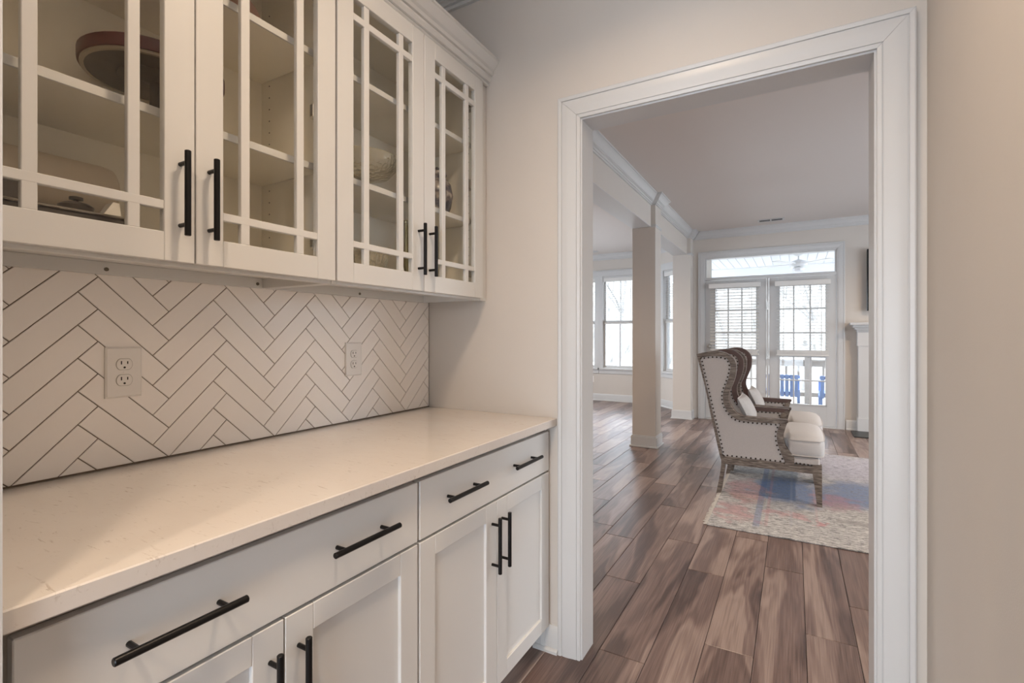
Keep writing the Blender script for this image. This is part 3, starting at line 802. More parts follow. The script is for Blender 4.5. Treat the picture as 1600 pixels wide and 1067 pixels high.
MB().lathe([(.026, 0), (.027, .006), (.010, .018), (.009, .05), (.016, .08), (.020, .15), (.026, .232), (.024, .232), (.017, .15), (.0, .08)], n=20).build('vase_body', gold_m, t, smooth=.7)
MB().ring([(.0265, .228), (.028, .230), (.028, .238), (.0255, .238)], n=20).build('rim', gold_m, t, smooth=.7)
t = thing('ginger_jar', (-1.285, 1.625, SH2), 'dark blue patterned china jar on the middle shelf', 'jar')
MB().lathe([(.034, 0), (.038, .006), (.058, .05), (.066, .10), (.058, .145), (.036, .170), (.034, .18)], n=28).build('jar_body', china_m, t, smooth=.8)
MB().lathe([(.038, .180), (.040, .186), (.036, .198), (.012, .208), (.010, .215), (.004, .220)], n=24).build('lid', china_m, t, smooth=.8)

# ------------------------------------------------------------------ recessed ceiling lamps
def downlight(x, y, label, power, group=None, col=(1.0, 0.775, 0.56), radius=.07, spread=150, z=CEIL):
    t = thing('recessed_light', (x, y, z), label, 'light', group)
    MB().ring([(.062, -.001), (.084, -.001), (.086, -.004), (.080, -.007), (.064, -.006)], n=32).build('trim_ring', trim_m, t, smooth=.6)
    MB().lathe([(.0, -.0015), (.0625, -.0015), (.0625, -.003), (.0, -.003)], n=32).build('lens', lampglow_m if power else trim_m, t, smooth=.6)
    if power:
        l = bpy.data.lights.new('downlight_lamp', 'AREA'); l.shape = 'DISK'; l.size = radius * 2; l.energy = power; l.color = col; l.spread = radians(spread)
        o = bpy.data.objects.new('downlight_lamp', l); COL.objects.link(o); o.parent = t; o.location = (0, 0, -.012)
PANTRY_W = 8.0
downlight(-0.36, 0.82, 'recessed ceiling light above the pantry counter aisle', PANTRY_W, spread=138, radius=.10)
downlight(-0.20, -0.35, 'added unseen fill light just behind the camera at the pantry entry', 8.0, spread=140, radius=.10)  # extra lamp added out of view to fill the pantry
downlight(-0.25, -1.3, 'added unseen fill light in the kitchen behind the camera', 14.0, spread=120)  # unseen warm lamp put in for fill from the kitchen side
downlight(-3.19, 8.61, 'small recessed ceiling light in the window nook', 0.0)

for (x_, y_, lab) in ((1.8, 3.4, 'added unseen fill light over the near right of the living room'), (1.8, 6.2, 'added unseen fill light over the hearth side of the living room'), (-3.0, 3.4, 'added unseen fill light over the dining side near the doorway wall'), (-3.0, 6.2, 'added unseen fill light over the dining side near the nook')):
    downlight(x_, y_, lab, 22.0)  # unseen lamps added to warm the bluish daylight in the living room

# ------------------------------------------------------------------ living room: beam and columns
BX0, BX1, BZ = -1.573, -1.367, 2.440
t = thing('ceiling_beam', ((BX0 + BX1) / 2, YW2, BZ), 'long dropped ceiling beam with crown molding above the columns', 'beam')
ox, oy, oz = t.location
MB().box(BX0 - ox, 0, 0, BX1 - ox, YF - YW2, CEIL - BZ).build('beam_body', wall_m, t)
MB().box(BX0 - .001 - ox, 0, -.003, BX1 + .001 - ox, YF - YW2, 0.0).build('soffit_board', trim_m, t)
C1Y0, C1Y1, C2Y0 = 5.485, 5.741, 7.615
CXR = -1.317
def shift(mb): mb.v = [(x - ox, y - oy, z - oz) for x, y, z in mb.v]; return mb
m = MB(); crown_y(m, YW2, C1Y0 - .0, BX1, 1, m1=-1); shift(m).build('crown_molding', trim_m, t, smooth=.3)
m = MB(); crown_y(m, C1Y1, C2Y0, BX1, 1, m0=1, m1=-1); shift(m).build('crown_molding', trim_m, t, smooth=.3)
m = MB(); m.loft([[(BX0 - a, y, CEIL + b) for a, b in CR] for y in (YW2, YNK - 1.2)]); shift(m).build('crown_molding', trim_m, t, smooth=.3)
def column(y0, y1, label, back=False):
    t = thing('column', ((BX0 + CXR) / 2, y0, 0), label, 'column', 'square painted columns under the beam')
    ox, oy = t.location.x, y0
    a, b = BX0 - ox, CXR - ox
    d = y1 - y0
    MB().box(a, 0, 0, b, d, BZ - .003, .002).build('shaft', wall_m, t)
    MB().box(BX1 - ox, 0, BZ - .003, b, d, CEIL).build('upper_pilaster', wall_m, t)
    for z0, z1, e in ((BZ - .012, BZ + .010, .006), (BZ + .010, BZ + .018, .010)):
        MB().box(BX1 - ox + .001, -e, z0, b + e, d if back else d + e, z1, .002).build('neck_band', trim_m, t)
    # crown returning round the pilaster
    cm = MB()
    cm.loft([[(BX1 - ox + aa * 1.0, -aa, CEIL + bb) for aa, bb in CR], [(b + aa, -aa, CEIL + bb) for aa, bb in CR], [(b + aa, d + (0 if back else aa), CEIL + bb) for aa, bb in CR]] + ([] if back else [[(BX1 - ox + aa, d + aa, CEIL + bb) for aa, bb in CR]]))
    cm.build('capital_crown', trim_m, t, smooth=.3)
    for h0, h1, e in ((0, .018, .027), (.018, .118, .015), (.118, .130, .009)):
        MB().box(a - e, -e, h0, b + e, d if back else d + e, h1, .003).build('base_board', trim_m, t)
column(C1Y0, C1Y1, 'square painted column standing free in the middle of the floor')
column(C2Y0, YF - .001, 'square painted column against the far wall left of the French doors', True)

# ------------------------------------------------------------------ french doors with transom
dc = casing('trim_10', DX0 + .012, DX1 - .012, 2.392, YF, -1, CPROF, label='white casing around the French doors and transom window')
fr = thing('trim_11', ((DX0 + DX1) / 2, YF, 0), 'white door frame and transom bar of the French doors', None, kind='structure')
ox, oy = fr.location.x, YF
def fpart(name, x0, ya, z0, x1, yb, z1, mat=trim_m, b=.002, par=fr): return MB().box(x0 - ox, ya - oy, z0, x1 - ox, yb - oy, z1, b).build(name, mat, par)
fpart('frame_jamb', DX0, YF - .004, 0, -1.147, YF + .13, DZ1); fpart('frame_jamb', .494, YF - .004, 0, DX1, YF + .13, DZ1)
fpart('frame_head', -1.147, YF - .004, 2.372, .494, YF + .13, DZ1)
fpart('transom_bar', -1.147, YF - .008, 2.056, .494, YF + .13, 2.094)
fpart('transom_stop', -1.147, YF + .004, 2.094, -1.126, YF + .03, 2.372); fpart('transom_stop', .475, YF + .004, 2.094, .494, YF + .03, 2.372)
fpart('transom_pane', -1.126, YF + .030, 2.094, .494, YF + .035, 2.372, glass_m, 0)
fpart('threshold', -1.147, YF - .022, 0, .494, YF + .12, .018); fpart('centre_mullion', -.3335, YF - .006, .018, -.3045, YF + .05, 2.056)
fpart('sill_board', -.30, YF - .018, .018, .30, YF, .050)
def french_door(name, x0, x1, gx, knob, label):
    t = thing(name, (x0, YF, 0), label, None, kind='structure')
    ox, oy = x0, YF
    gz = [.300, .624, .950, 1.276, 1.609, 1.925]
    y0, y1 = YF + .004, YF + .044
    def P(nm, a, c, b, d, mat=trim_m, ya=y0, yb=y1, bv=.002): return MB().box(a - ox, ya - oy, c, b - ox, yb - oy, d, bv).build(nm, mat, t)
    P('stile', x0, .022, gx[0] - .012, 2.049); P('stile', gx[-1] + .012, .022, x1, 2.049)
    P('rail', gx[0] - .012, .022, gx[-1] + .012, gz[0] - .012); P('rail', gx[0] - .012, gz[-1] + .012, gx[-1] + .012, 2.049)
    for a, b in ((gx[0] - .012, gx[0] + .004), (gx[-1] - .004, gx[-1] + .012)): P('glazing_bead', a, gz[0] - .012, b, gz[-1] + .012, ya=y0 - .006)
    for a, b in ((gz[0] - .012, gz[0] + .004), (gz[-1] - .004, gz[-1] + .012)): P('glazing_bead', gx[0] - .012, a, gx[-1] + .012, b, ya=y0 - .006)
    for x in gx[1:-1]: P('muntin', x - .009, gz[0], x + .009, gz[-1], ya=y0 + .006, yb=y1 - .006)
    for z in gz[1:-1]: P('muntin', gx[0], z - .009, gx[-1], z + .009, ya=y0 + .0062, yb=y1 - .0062)
    for i in range(3):
        for j in range(5): P('pane', gx[i], gz[j], gx[i + 1], gz[j + 1], glass_m, y0 + .018, y0 + .022, 0)
    if knob:
        k = MB().lathe([(.0, 0), (.032, 0), (.033, .006), (.014, .012), (.012, .032), (.028, .046), (.030, .058), (.022, .068), (.0, .070)], n=24).build('door_knob', steel_m, t, smooth=.6)
        k.rotation_euler = (pi / 2, 0, 0); k.location = (x0 + .058 - ox, y0 - oy, 1.081)
    return t
GL = [-1.006, -.830, -.648, -.461]; GR = [-.169, .002, .196, .374]
french_door('door_1', -1.142, -.338, GL, True, 'left French door with fifteen lites and a round knob')
french_door('door_2', -.300, .489, GR, False, 'right French door with fifteen lites')
for zh in (1.66, .98):
    o = MB().tube([(-.319, YF - .012, zh - .06), (-.319, YF - .012, zh + .06)], .007, 10).build('hinge', steel_m, fr); o.location = (-fr.location.x, -YF, 0)

def blind(x0, x1, y, ztop, zbot, pitch, tilt, label, group, depth=.046, xf=None, slat_d=.044):
    t = thing('window_blind', ((x0 + x1) / 2, y, ztop), label, 'blind', group)
    if xf: t.location, t.rotation_euler = xf
    hw_ = (x1 - x0) / 2
    MB().box(-hw_ - .02, -.034, -.068, hw_ + .02, .026, 0.0, .004).build('headrail', blind_m, t)
    me = None; z = -.068 - pitch * .6
    bot = zbot - ztop
    while z > bot + .03:
        if me is None:
            sm = MB().loft([[(x, -slat_d / 2, -.0012), (x, 0, .0012), (x, slat_d / 2, -.0012), (x, slat_d / 2, -.0036), (x, 0, -.0012), (x, -slat_d / 2, -.0036)] for x in (-hw_, hw_)])
            o = sm.build('slat', blind_m, t); me = o.data
        else:
            o = bpy.data.objects.new('slat', me); COL.objects.link(o); o.parent = t
        o.location = (0, 0, z); o.rotation_euler = (tilt, 0, 0)
        z -= pitch
    MB().box(-hw_, -.026, bot, hw_, .026, bot + .020, .004).build('bottom_rail', blind_m, t)
    for xx in (-hw_ * .72, hw_ * .72): MB().box(xx - .003, -.026, bot + .02, xx + .003, -.0255, -.068).build('ladder_tape', blind_m, t)
    return t
bl = blind(-1.068, -.424, YF - .040, 1.997, .962, .0435, radians(14), 'white slatted blind lowered halfway on the left French door', 'blinds on the French doors')
br = blind(-.207, .408, YF - .040, 1.990, .960, .0435, radians(2), 'white slatted blind lowered halfway on the right French door', 'blinds on the French doors')
for b_ in (bl, br):   # raised slats stacked on the bottom rail
    for q in range(12):
        o = MB().box(-.300, -.023, -1.015 + q * .0055, .300, .023, -1.011 + q * .0055).build('stacked_slat', blind_m, b_)

# ------------------------------------------------------------------ nook windows
def nook_window(name, w, label, xform):
    """double hung window built in a local frame: x across, y outward, z up, origin on the inner wall plane"""
    t = thing(name, (0, 0, 0), label, None, kind='structure'); t.location, t.rotation_euler = xform
    h = w / 2
    def P(nm, a, c, b, d, ya, yb, mat=trim_m, bv=.002): return MB().box(a, ya, c, b, yb, d, bv).build(nm, mat, t)
    P('jamb', -h - .03, .60, -h, 2.36, .0, .12); P('jamb', h, .60, h + .03, 2.36, .0, .12); P('head_jamb', -h, 2.33, h, 2.36, .0, .12)
    P('sill', -h, .60, h, .625, 0, .13)
    for (z0, z1, y0, y1) in ((1.470, 2.33, .075, .105), (.625, 1.525, .040, .070)):
        P('sash_stile', -h, z0, -h + .035, z1, y0, y1); P('sash_stile', h - .035, z0, h, z1, y0, y1)
        P('sash_rail', -h + .035, z0, h - .035, z0 + .045, y0, y1); P('sash_rail', -h + .035, z1 - .040, h - .035, z1, y0, y1)
        P('muntin', -.009, z0 + .045, .009, z1 - .04, y0 + .004, y1 - .004)
        for a, b in ((-h + .035, -.009), (.009, h - .035)): P('pane', a, z0 + .045, b, z1 - .04, y0 + .013, y0 + .017, glass_m, 0)
    P('stool', -h - .09, .590, h + .09, .622, -.045, .03); P('apron', -h - .075, .515, h + .075, .590, -.016, 0)
    P('casing', -h - .077, .622, -h - .0, 2.395, -.016, 0); P('casing', h + .0, .622, h + .077, 2.395, -.016, 0)
    P('casing_head', -h - .08, 2.362, h + .08, 2.455, -.018, 0); P('casing_cap', -h - .09, 2.455, h + .09, 2.478, -.026, 0)
    return t
for n, ((a, b), lab) in enumerate(zip(NW, ('nook window left of the mullion', 'nook window beside the free-standing column'))):
    nook_window('window_%d' % (n + 1), b - a, 'double hung white ' + lab, (((a + b) / 2, YNK, 0), (0, 0, 0)))
    blind((a + b) / 2 - (b - a) / 2 + .025, (a + b) / 2 + (b - a) / 2 - .025, YNK + .034, 2.33, 1.46, .040, radians(5), 'white slatted blind half drawn over the ' + lab, 'blinds in the nook windows', slat_d=.036)
wa = AW[1] - AW[0]; wc = (AW[0] + AW[1]) / 2
nook_window('window_3', wa, 'double hung window in the angled nook wall between the columns', (ang(wc, 0, 0), (0, 0, -pi / 4)))
p = ang(wc, .034, 2.33)
blind(-wa / 2 + .025, wa / 2 - .025, 0, 2.33, 1.46, .040, radians(5), 'white slatted blind half drawn over the angled nook window', 'blinds in the nook windows', xf=(p, (0, 0, -pi / 4)), slat_d=.036)
t = thing('wall_outlet', (-3.37, YNK - .001, .405), 'small white outlet low on the nook wall beneath the window', 'outlet')
MB().box(-.038, -.006, -.06, .038, 0, .06, .002).build('cover_plate', plate_m, t)
for dz in (-.02, .02): MB().box(-.015, -.008, dz - .013, .015, -.005, dz + .013, .002).build('receptacle', gap_m, t)
# windows added in the unseen walls as daylight sources
for nm, x0, x1, y0, y1, lab in (('window_4', LX1 + .05, LX1 + .09, 3.3, 6.3, 'added side window of the living room outside the view'), ('window_5', LX0 - .09, LX0 - .05, 5.0, 7.4, 'added side window of the nook outside the view')):
    t = thing(nm, (x0, y0, 0), lab, None, kind='structure')
    n = 3
    for q in range(n + 1):
        yy = (y1 - y0 - .06) * q / n; MB().box(0, yy, .55, x1 - x0, yy + .06, 2.35).build('frame_bar', trim_m, t)
    MB().box(.018, .06, .61, .022, y1 - y0 - .06, 2.29).build('pane', glass_m, t)
    for zz in (.55, 1.42, 2.29): MB().box(0.001, 0, zz, x1 - x0 - .001, y1 - y0, zz + .06).build('frame_rail', trim_m, t)
t = thing('window_6', (-1.6, -2.70, 0), 'added unseen patio door of the kitchen behind the camera', None, kind='structure')  # unseen opening added so daylight reaches the pantry from behind
for q in range(3): MB().box(2.54 * q / 2, 0, .02, 2.54 * q / 2 + .06, .04, 2.0).build('frame_bar', trim_m, t)
MB().box(.06, .018, .08, 2.54, .022, 1.94).build('pane', glass_m, t)
for zz in (.02, 1.94): MB().box(0, 0.001, zz, 2.6, .039, zz + .06).build('frame_rail', trim_m, t)

# ------------------------------------------------------------------ fireplace, television, hearth, vent
t = thing('fireplace_surround', (1.52, YF, 0), 'white fireplace surround with stepped mantel right of the French doors', 'fireplace')
fx = lambda x: x - 1.52
def FP(nm, x0, y0, z0, x1, y1, z1, mat=trim_m, b=.003): return MB().box(fx(x0), -y0, z0, fx(x1), -y1, z1, b).build(nm, mat, t)
mi = 1.52
for sx in (0, 1):
    X = (lambda x: x) if sx == 0 else (lambda x: 2 * mi - x)
    FP('pilaster', X(.722), 0, .175, X(.93), .10, 1.10); FP('plinth', X(.716), 0, .0, X(.94), .112, .178)
    FP('frieze_block', X(.712), 0, 1.10, X(.94), .108, 1.29)
FP('frieze_board', .94, 0, .95, 2 * mi - .94, .09, 1.29); FP('slip', .93, 0, 0, 1.05, .07, .95, slate_m); FP('slip', 2 * mi - 1.05, 0, 0, 2 * mi - .93, .07, .95, slate_m)
FP('firebox', 1.05, 0, 0, 2 * mi - 1.05, .03, .80, slot_m); FP('slip_head', 1.05, 0, .80, 2 * mi - 1.05, .07, .95, slate_m)
for z0, z1, e, d in ((1.29, 1.312, .008, .125), (1.312, 1.340, .026, .145), (1.340, 1.372, .050, .17)): FP('mantel_molding', .712 - e, 0, z0, 2 * mi - .712 + e, d, z1)
FP('mantel_shelf', .632, 0, 1.372, 2 * mi - .632, .20, 1.405)
o = MB().box(.640, 7.275, .001, 2.40, YF - .115, .014, .003).build('hearth_slab', slate_m); tag(o, 'black slate hearth slab on the floor before the fireplace', 'hearth')
t = thing('television', (1.52, YF - .05, 1.95), 'black wall-mounted television above the mantel', 'television')
MB().box(-.705, -.035, -.395, .705, .0, .395, .004).build('bezel', tv_m, t); MB().box(-.672, -.037, -.382, .672, -.034, .382).build('screen', tv_m, t); MB().box(-.3, 0, -.2, .3, .049, .2).build('wall_bracket', black_m, t)
t = thing('ceiling_vent', (-.264, 7.42, CEIL), 'white ceiling air vent with dark slots near the far wall', 'vent')
MB().box(-.16, -.075, -.006, .16, .075, -.0005, .002).build('frame', trim_m, t)
for a, b in ((-.135, -.008), (.008, .135)):
    s_ = MB().box(a, -.045, -.0068, b, .045, -.0055).build('slot', slot_m, t)
    for q in range(2): MB().box(a, -.018 + q * .034, -.008, b, -.015 + q * .034, -.0065).build('louver', trim_m, s_)

# ------------------------------------------------------------------ rug
t = thing('area_rug', (0, 0, 0), 'distressed cream rug with faded blue and pink patches under the wingback chairs', 'rug')
MB().box(-.4945, 3.428, .0005, 3.1, 6.06, .009, .003).build('pile', rug_m, t)
fm = MB(); rr = random.Random(3)
y = 3.44
while y < 6.05:
    l = rr.uniform(.018, .034); dy = rr.uniform(-.008, .008)
    fm.add([(-.4925, y - .004, .006), (-.4925, y + .004, .006), (-.4925 - l, y + dy + .003, .002), (-.4925 - l, y + dy - .003, .002), (-.4925, y, .010), (-.4925 - l, y + dy, .005)], [(0, 3, 2, 1), (0, 4, 5, 3), (4, 1, 2, 5), (0, 1, 4), (3, 5, 2)])
    y += .011
o = fm.build('fringe', fringe_m, t); o['kind'] = 'stuff'; o['label'] = 'short white cotton fringe'

# ------------------------------------------------------------------ wingback chairs
WX = -.17      # reference x of the measured outline
outer = [(-.675, 1.080), (-.622, 1.094), (-.570, 1.103), (-.518, 1.107), (-.462, 1.096), (-.417, 1.064), (-.392, 1.028), (-.384, .992), (-.389, .919), (-.411, .846), (-.435, .784), (-.436, .723), (-.411, .664), (-.373, .625), (-.329, .610)]
inner = [(-.649, 1.050), (-.616, 1.057), (-.553, 1.067), (-.478, 1.061), (-.445, 1.042), (-.431, 1.015), (-.425, .985), (-.435, .917), (-.456, .850), (-.477, .788), (-.478, .720), (-.462, .664), (-.422, .609), (-.373, .578), (-.300, .572)]
outer_s = smooth_open(outer, 4) + [(-.20, .607), (-.10, .606), (-.042, .605), (-.034, .600), (-.036, .585)]
inner_s = smooth_open(inner, 4) + [(-.20, .571), (-.085, .572)]
rear_o = smooth_open([(-.675, 1.080), (-.634, .915), (-.599, .762), (-.567, .591), (-.547, .499), (-.506, .303), (-.491, .241), (-.502, .143), (-.528, -.009)], 3)
rear_i = smooth_open([(-.649, 1.050), (-.600, .830), (-.550, .604), (-.509, .423), (-.483, .290), (-.465, .228), (-.474, .131), (-.4955, -.009)], 3)
fp_o = smooth_open([(-.037, .600), (-.063, .499), (-.060, .439), (-.040, .396), (.002, .341), (.004, .287)], 4)
fp_i = smooth_open([(-.085, .573), (-.107, .510), (-.107, .449), (-.093, .390), (-.062, .310), (-.053, .287)], 4)
panel = inner_s + fp_i[1:] + [(-.483, .287)] + rear_i[:10][::-1][:-1]
panel = inner_s + fp_i[1:] + [(-.480, .287), (-.509, .423), (-.550, .604), (-.600, .830)]
def L_(pts): return [(x - WX, z) for x, z in pts]
HWID = .345
def cushion(mb, outline, z0, z1, crown):
    cx_ = sum(p[0] for p in outline) / len(outline); cy_ = sum(p[1] for p in outline) / len(outline)
    def ring(s, z): return [(cx_ + (x - cx_) * s, cy_ + (y - cy_) * s, z) for x, y in outline]
    h = z1 - z0
    mb.loft([ring(.95, z0), ring(.985, z0 + .012), ring(1.0, z0 + h * .35), ring(1.0, z0 + h * .65), ring(.988, z1 - .008), ring(.97, z1), ring(.90, z1 + crown * .38), ring(.75, z1 + crown * .70), ring(.5, z1 + crown * .92), ring(.2, z1 + crown), ring(.02, z1 + crown)])
    return ring
def make_chair():
    t = thing('wingback_chair', (WX, 4.51, .0092), None, 'chair', 'linen wingback armchairs on the rug')
    for s in (-1, 1):
        yo = s * HWID; yi = s * (HWID - .030); yin = s * (HWID - .058)
        MB().prism(L_(outer_s + inner_s[::-1]), 'y', yo, yi).build('wing_frame', cwood_m, t)
        MB().prism(L_(outer_s + inner_s[::-1]), 'y', yi, yin).build('inner_wing_frame', shadew_m, t, label='inner side of the wing frame with its shade painted in brown')
        MB().prism(L_(rear_o + rear_i[::-1]), 'y', yo, yin).build('rear_leg', cwood_m, t)
        MB().prism(L_(fp_o + fp_i[::-1]), 'y', yo, yin).build('arm_post', cwood_m, t)
        MB().prism(L_([(-.488, .288), (.004, .288), (.124, .284), (.124, .231), (-.1, .229), (-.474, .228)]), 'y', yo * .997, yin).build('side_rail', cwood_m, t)
        MB().prism(L_([(.118, .292), (.150, .300), (.176, .298), (.178, .0), (.146, .0), (.121, .228)]), 'y', yo, s * (HWID - .052)).build('front_leg', cwood_m, t)
        MB().prism(L_(panel), 'y', s * (HWID - .006), s * (HWID - .050)).build('side_panel', linen_m, t)
        nm = MB()
        def nails(path, n, d):
            seg = [0]
            for a, b in zip(path, path[1:]): seg.append(seg[-1] + sqrt((a[0] - b[0]) ** 2 + (a[1] - b[1]) ** 2))
            for i in range(n):
                q = seg[-1] * i / (n - 1); j = max(k for k in range(len(seg)) if seg[k] <= q + 1e-9); j = min(j, len(path) - 2)
                u = (q - seg[j]) / max(1e-9, seg[j + 1] - seg[j]); x = path[j][0] + (path[j + 1][0] - path[j][0]) * u - WX + d[0]; z = path[j][1] + (path[j + 1][1] - path[j][1]) * u + d[1]
                for yb, sg in ((s * (HWID - .006), s), (s * (HWID - .050), -s)):
                    R_ = .0068
                    nm.loft([[(x + R_ * f_ * cos(2 * pi * e / 8), yb + sg * hh_, z + R_ * f_ * sin(2 * pi * e / 8)) for e in range(8)] for f_, hh_ in ((1, -.001), (.9, .004), (.45, .0065))])
        cxn = lambda pts, k: [(x + (-.33 - x) * k * .0 + dx, z + dz) for (x, z), (dx, dz) in zip(pts, offs)]
        def inset_path(pts, d):
            out = []
            for i in range(len(pts)):
                a = pts[max(i - 1, 0)]; b = pts[min(i + 1, len(pts) - 1)]; tx, tz = b[0] - a[0], b[1] - a[1]; l = sqrt(tx * tx + tz * tz) or 1
                out.append((pts[i][0] + tz / l * d, pts[i][1] - tx / l * d))
            return out
        nails(inset_path(inner_s, .008), 34, (0, 0))
        nails(inset_path(fp_i, .008), 10, (0, 0))
        nails(inset_path([(-.480, .287), (-.053, .287)], -.008), 14, (0, 0))
        nails(inset_path([(-.649, 1.05), (-.600, .830), (-.550, .604), (-.509, .423), (-.480, .287)], -.009), 26, (0, 0))
        if True:
            nails([(.018, .296), (.115, .292)], 5, (0, 0))
        o = nm.build('nailheads', nail_m, t, smooth=1.0); o['kind'] = 'stuff'; o['label'] = 'row of dark bronze nailheads'
    W2 = HWID - .052
    MB().prism(L_([(-.655, 1.045), (-.600, 1.035), (-.560, .88), (-.450, .36), (-.470, .290), (-.4925, .30), (-.560, .57), (-.610, .80)]), 'y', -W2, W2).build('backrest', linen_m, t)
    MB().prism(L_([(-.675, 1.080), (-.622, 1.094), (-.585, 1.098), (-.585, 1.045), (-.655, 1.040)]), 'y', -W2, W2).build('crest_rail', cwood_m, t)
    MB().box(.118 - WX, -W2, .231, .165 - WX, W2, .288, .003).build('front_rail', cwood_m, t)
    MB().box(-.470 - WX, -W2, .231, -.440 - WX, W2, .288, .003).build('back_rail', cwood_m, t)
    dk = MB().box(-.455 - WX, -W2, .250, -.02 - WX, W2, .338, .008); dk.box(-.02 - WX, -HWID + .004, .286, .166 - WX, HWID - .004, .340, .012)
    dk.build('seat_deck', linen_m, t)
    a, b = HWID - .062, HWID + .004
    ol = [(-.46, -a + .02), (-.44, -a), (-.20, -a), (-.062, -a), (-.040, -a - .01), (-.028, -b + .01), (-.010, -b), (.10, -b), (.165, -b + .008), (.192, -b + .05), (.200, -b + .15)]
    ol = ol + [(.203, 0)] + [(x, -y) for x, y in ol[::-1]]
    ol = [(x - WX, y) for x, y in ol]
    cm = MB(); ring = cushion(cm, ol, .344, .470, .046)
    cu = cm.build('seat_cushion', linen2_m, t, smooth=1.2)
    for z, sc in ((.464, .992), (.352, .985)):
        MB().tube([p for p in ring(sc, z)] + [ring(sc, z)[0]], .0042, 6, ends=False).build('piping', linen_m, cu, smooth=1.0)
    return t
chair = make_chair()
chair['label'] = 'nearer linen wingback armchair with nailhead trim, its side in full view'
ch2 = copy_tree(chair); ch2.location = (WX + .018, 5.235, .0092); ch2['label'] = 'farther linen wingback armchair mostly hidden behind the nearer one'
def pillow(loc, label):
    n = 20; secs = []
    t = thing('lumbar_pillow', loc, label, 'pillow', 'small linen pillows on the wingback chairs')
    m = MB(); W_, H_, T_ = .215, .118, .050
    rows = []
    for i in range(n + 1):
        u = -1 + 2 * i / n; row = []
        for j in range(n + 1):
            v = -1 + 2 * j / n
            th = T_ * ((1 - abs(u) ** 3.0) * (1 - abs(v) ** 3.0)) ** .55
            pin = 1 - .06 * (1 - abs(v) ** 2) * (abs(u) ** 4)
            row.append((th, u * W_ * (1 - .05 * (1 - u * u) * 0) * (1 - .05 * (1 - v * v)), v * H_ * (1 - .07 * (1 - u * u))))
        rows.append(row)
    vs = [p for r_ in rows for p in r_] + [(-p[0] * .8, p[1], p[2]) for r_ in rows for p in r_]
    N1 = (n + 1) * (n + 1); fs = []
    for i in range(n):
        for j in range(n):
            a = i * (n + 1) + j; fs.append((a, a + 1, a + n + 2, a + n + 1)); fs.append((N1 + a, N1 + a + n + 1, N1 + a + n + 2, N1 + a + 1))
    m.add(vs, fs)
    o = m.build('pillow_body', pillow_m, t, smooth=1.4); o.rotation_euler = (0, radians(-26), 0); o.location = (0, 0, .118)
    e = [(0, W_ * c * .985, H_ * d * .985) for c, d in ((-1, -1), (0, -.95), (1, -1), (.96, 0), (1, 1), (0, .95), (-1, 1), (-.96, 0), (-1, -1))]
    q = MB().tube(e, .0035, 6, ends=False).build('welt', linen_m, o, smooth=1.0)
    return t
pillow((-.335, 4.51, .517), 'small linen pillow leaning on the nearer wingback chair')
pillow((-.310, 5.235, .517), 'small linen pillow leaning on the farther wingback chair')

# ------------------------------------------------------------------ porch outside the french doors
PF = -.06
struct('porch_deck', MB().box(-1.2, YF + .14, PF - .12, 4.6, 11.2, PF), deckw_m)
pc = struct('porch_ceiling', MB().prism([(-1.1, YF + .14), (4.6, YF + .14), (4.6, 11.35), (-2.3, 11.35), (-2.3, 9.45), (-1.1, 8.25)], 'z', 2.625, 2.70), porch_m)
bm_ = {}
for q in range(50):
    x = -2.29 + q * .139
    y0_ = YF + .15 if x > -1.08 else 7.25 - x
    key = 0 if x > -1.08 else x
    if key not in bm_:
        o = MB().box(.003, y0_ - YF - .15, -.012, .136, 3.35, 0, .004).build('board', porch_m, pc); bm_[key] = o.data
    else:
        o = bpy.data.objects.new('board', bm_[key]); COL.objects.link(o); o.parent = pc
    o.location = (x, YF + .15, 2.622)
o = MB().box(-2.6, 11.05, 2.36, 4.6, 11.25, 2.609, .004).build('porch_beam', porch_m); tag(o, 'white beam along the outer edge of the porch ceiling', 'beam')
for px_, lab in ((-2.45, 'white porch post at the left porch corner'), (4.3, 'white porch post at the right porch corner')):
    t = thing('porch_post', (px_, 11.15, PF), lab, 'post'); MB().box(-.07, -.07, 0, .07, .07, 2.42, .006).build('shaft', porch_m, t); MB().box(-.09, -.09, 0, .09, .09, .14, .006).build('base', porch_m, t)
t = thing('porch_railing', (0, 11.0, PF), 'weathered wooden porch railing seen through the right French door', 'railing')
MB().box(-1.2, -.05, .80, 4.2, .05, .84, .004).build('top_rail', deckw_m, t); MB().box(-1.2, -.02, .71, 4.2, .02, .80, .004).build('upper_rail', deckw_m, t); MB().box(-1.2, -.02, .13, 4.2, .02, .21, .004).build('bottom_rail', deckw_m, t)
bm_ = None; x = -1.15
while x < 4.15:
    if bm_ is None:
        o = MB().box(-.018, -.018, .21, .018, .018, .71, .003).build('baluster', deckw_m, t); bm_ = o.data
    else:
        o = bpy.data.objects.new('baluster', bm_); COL.objects.link(o); o.parent = t
    o.location = (x, 0, 0); x += .205
for px_ in (-1.15, .24, 1.9, 3.6): MB().box(px_ - .06, -.06, 0, px_ + .06, .06, .95, .006).build('newel_post', deckw_m, t)
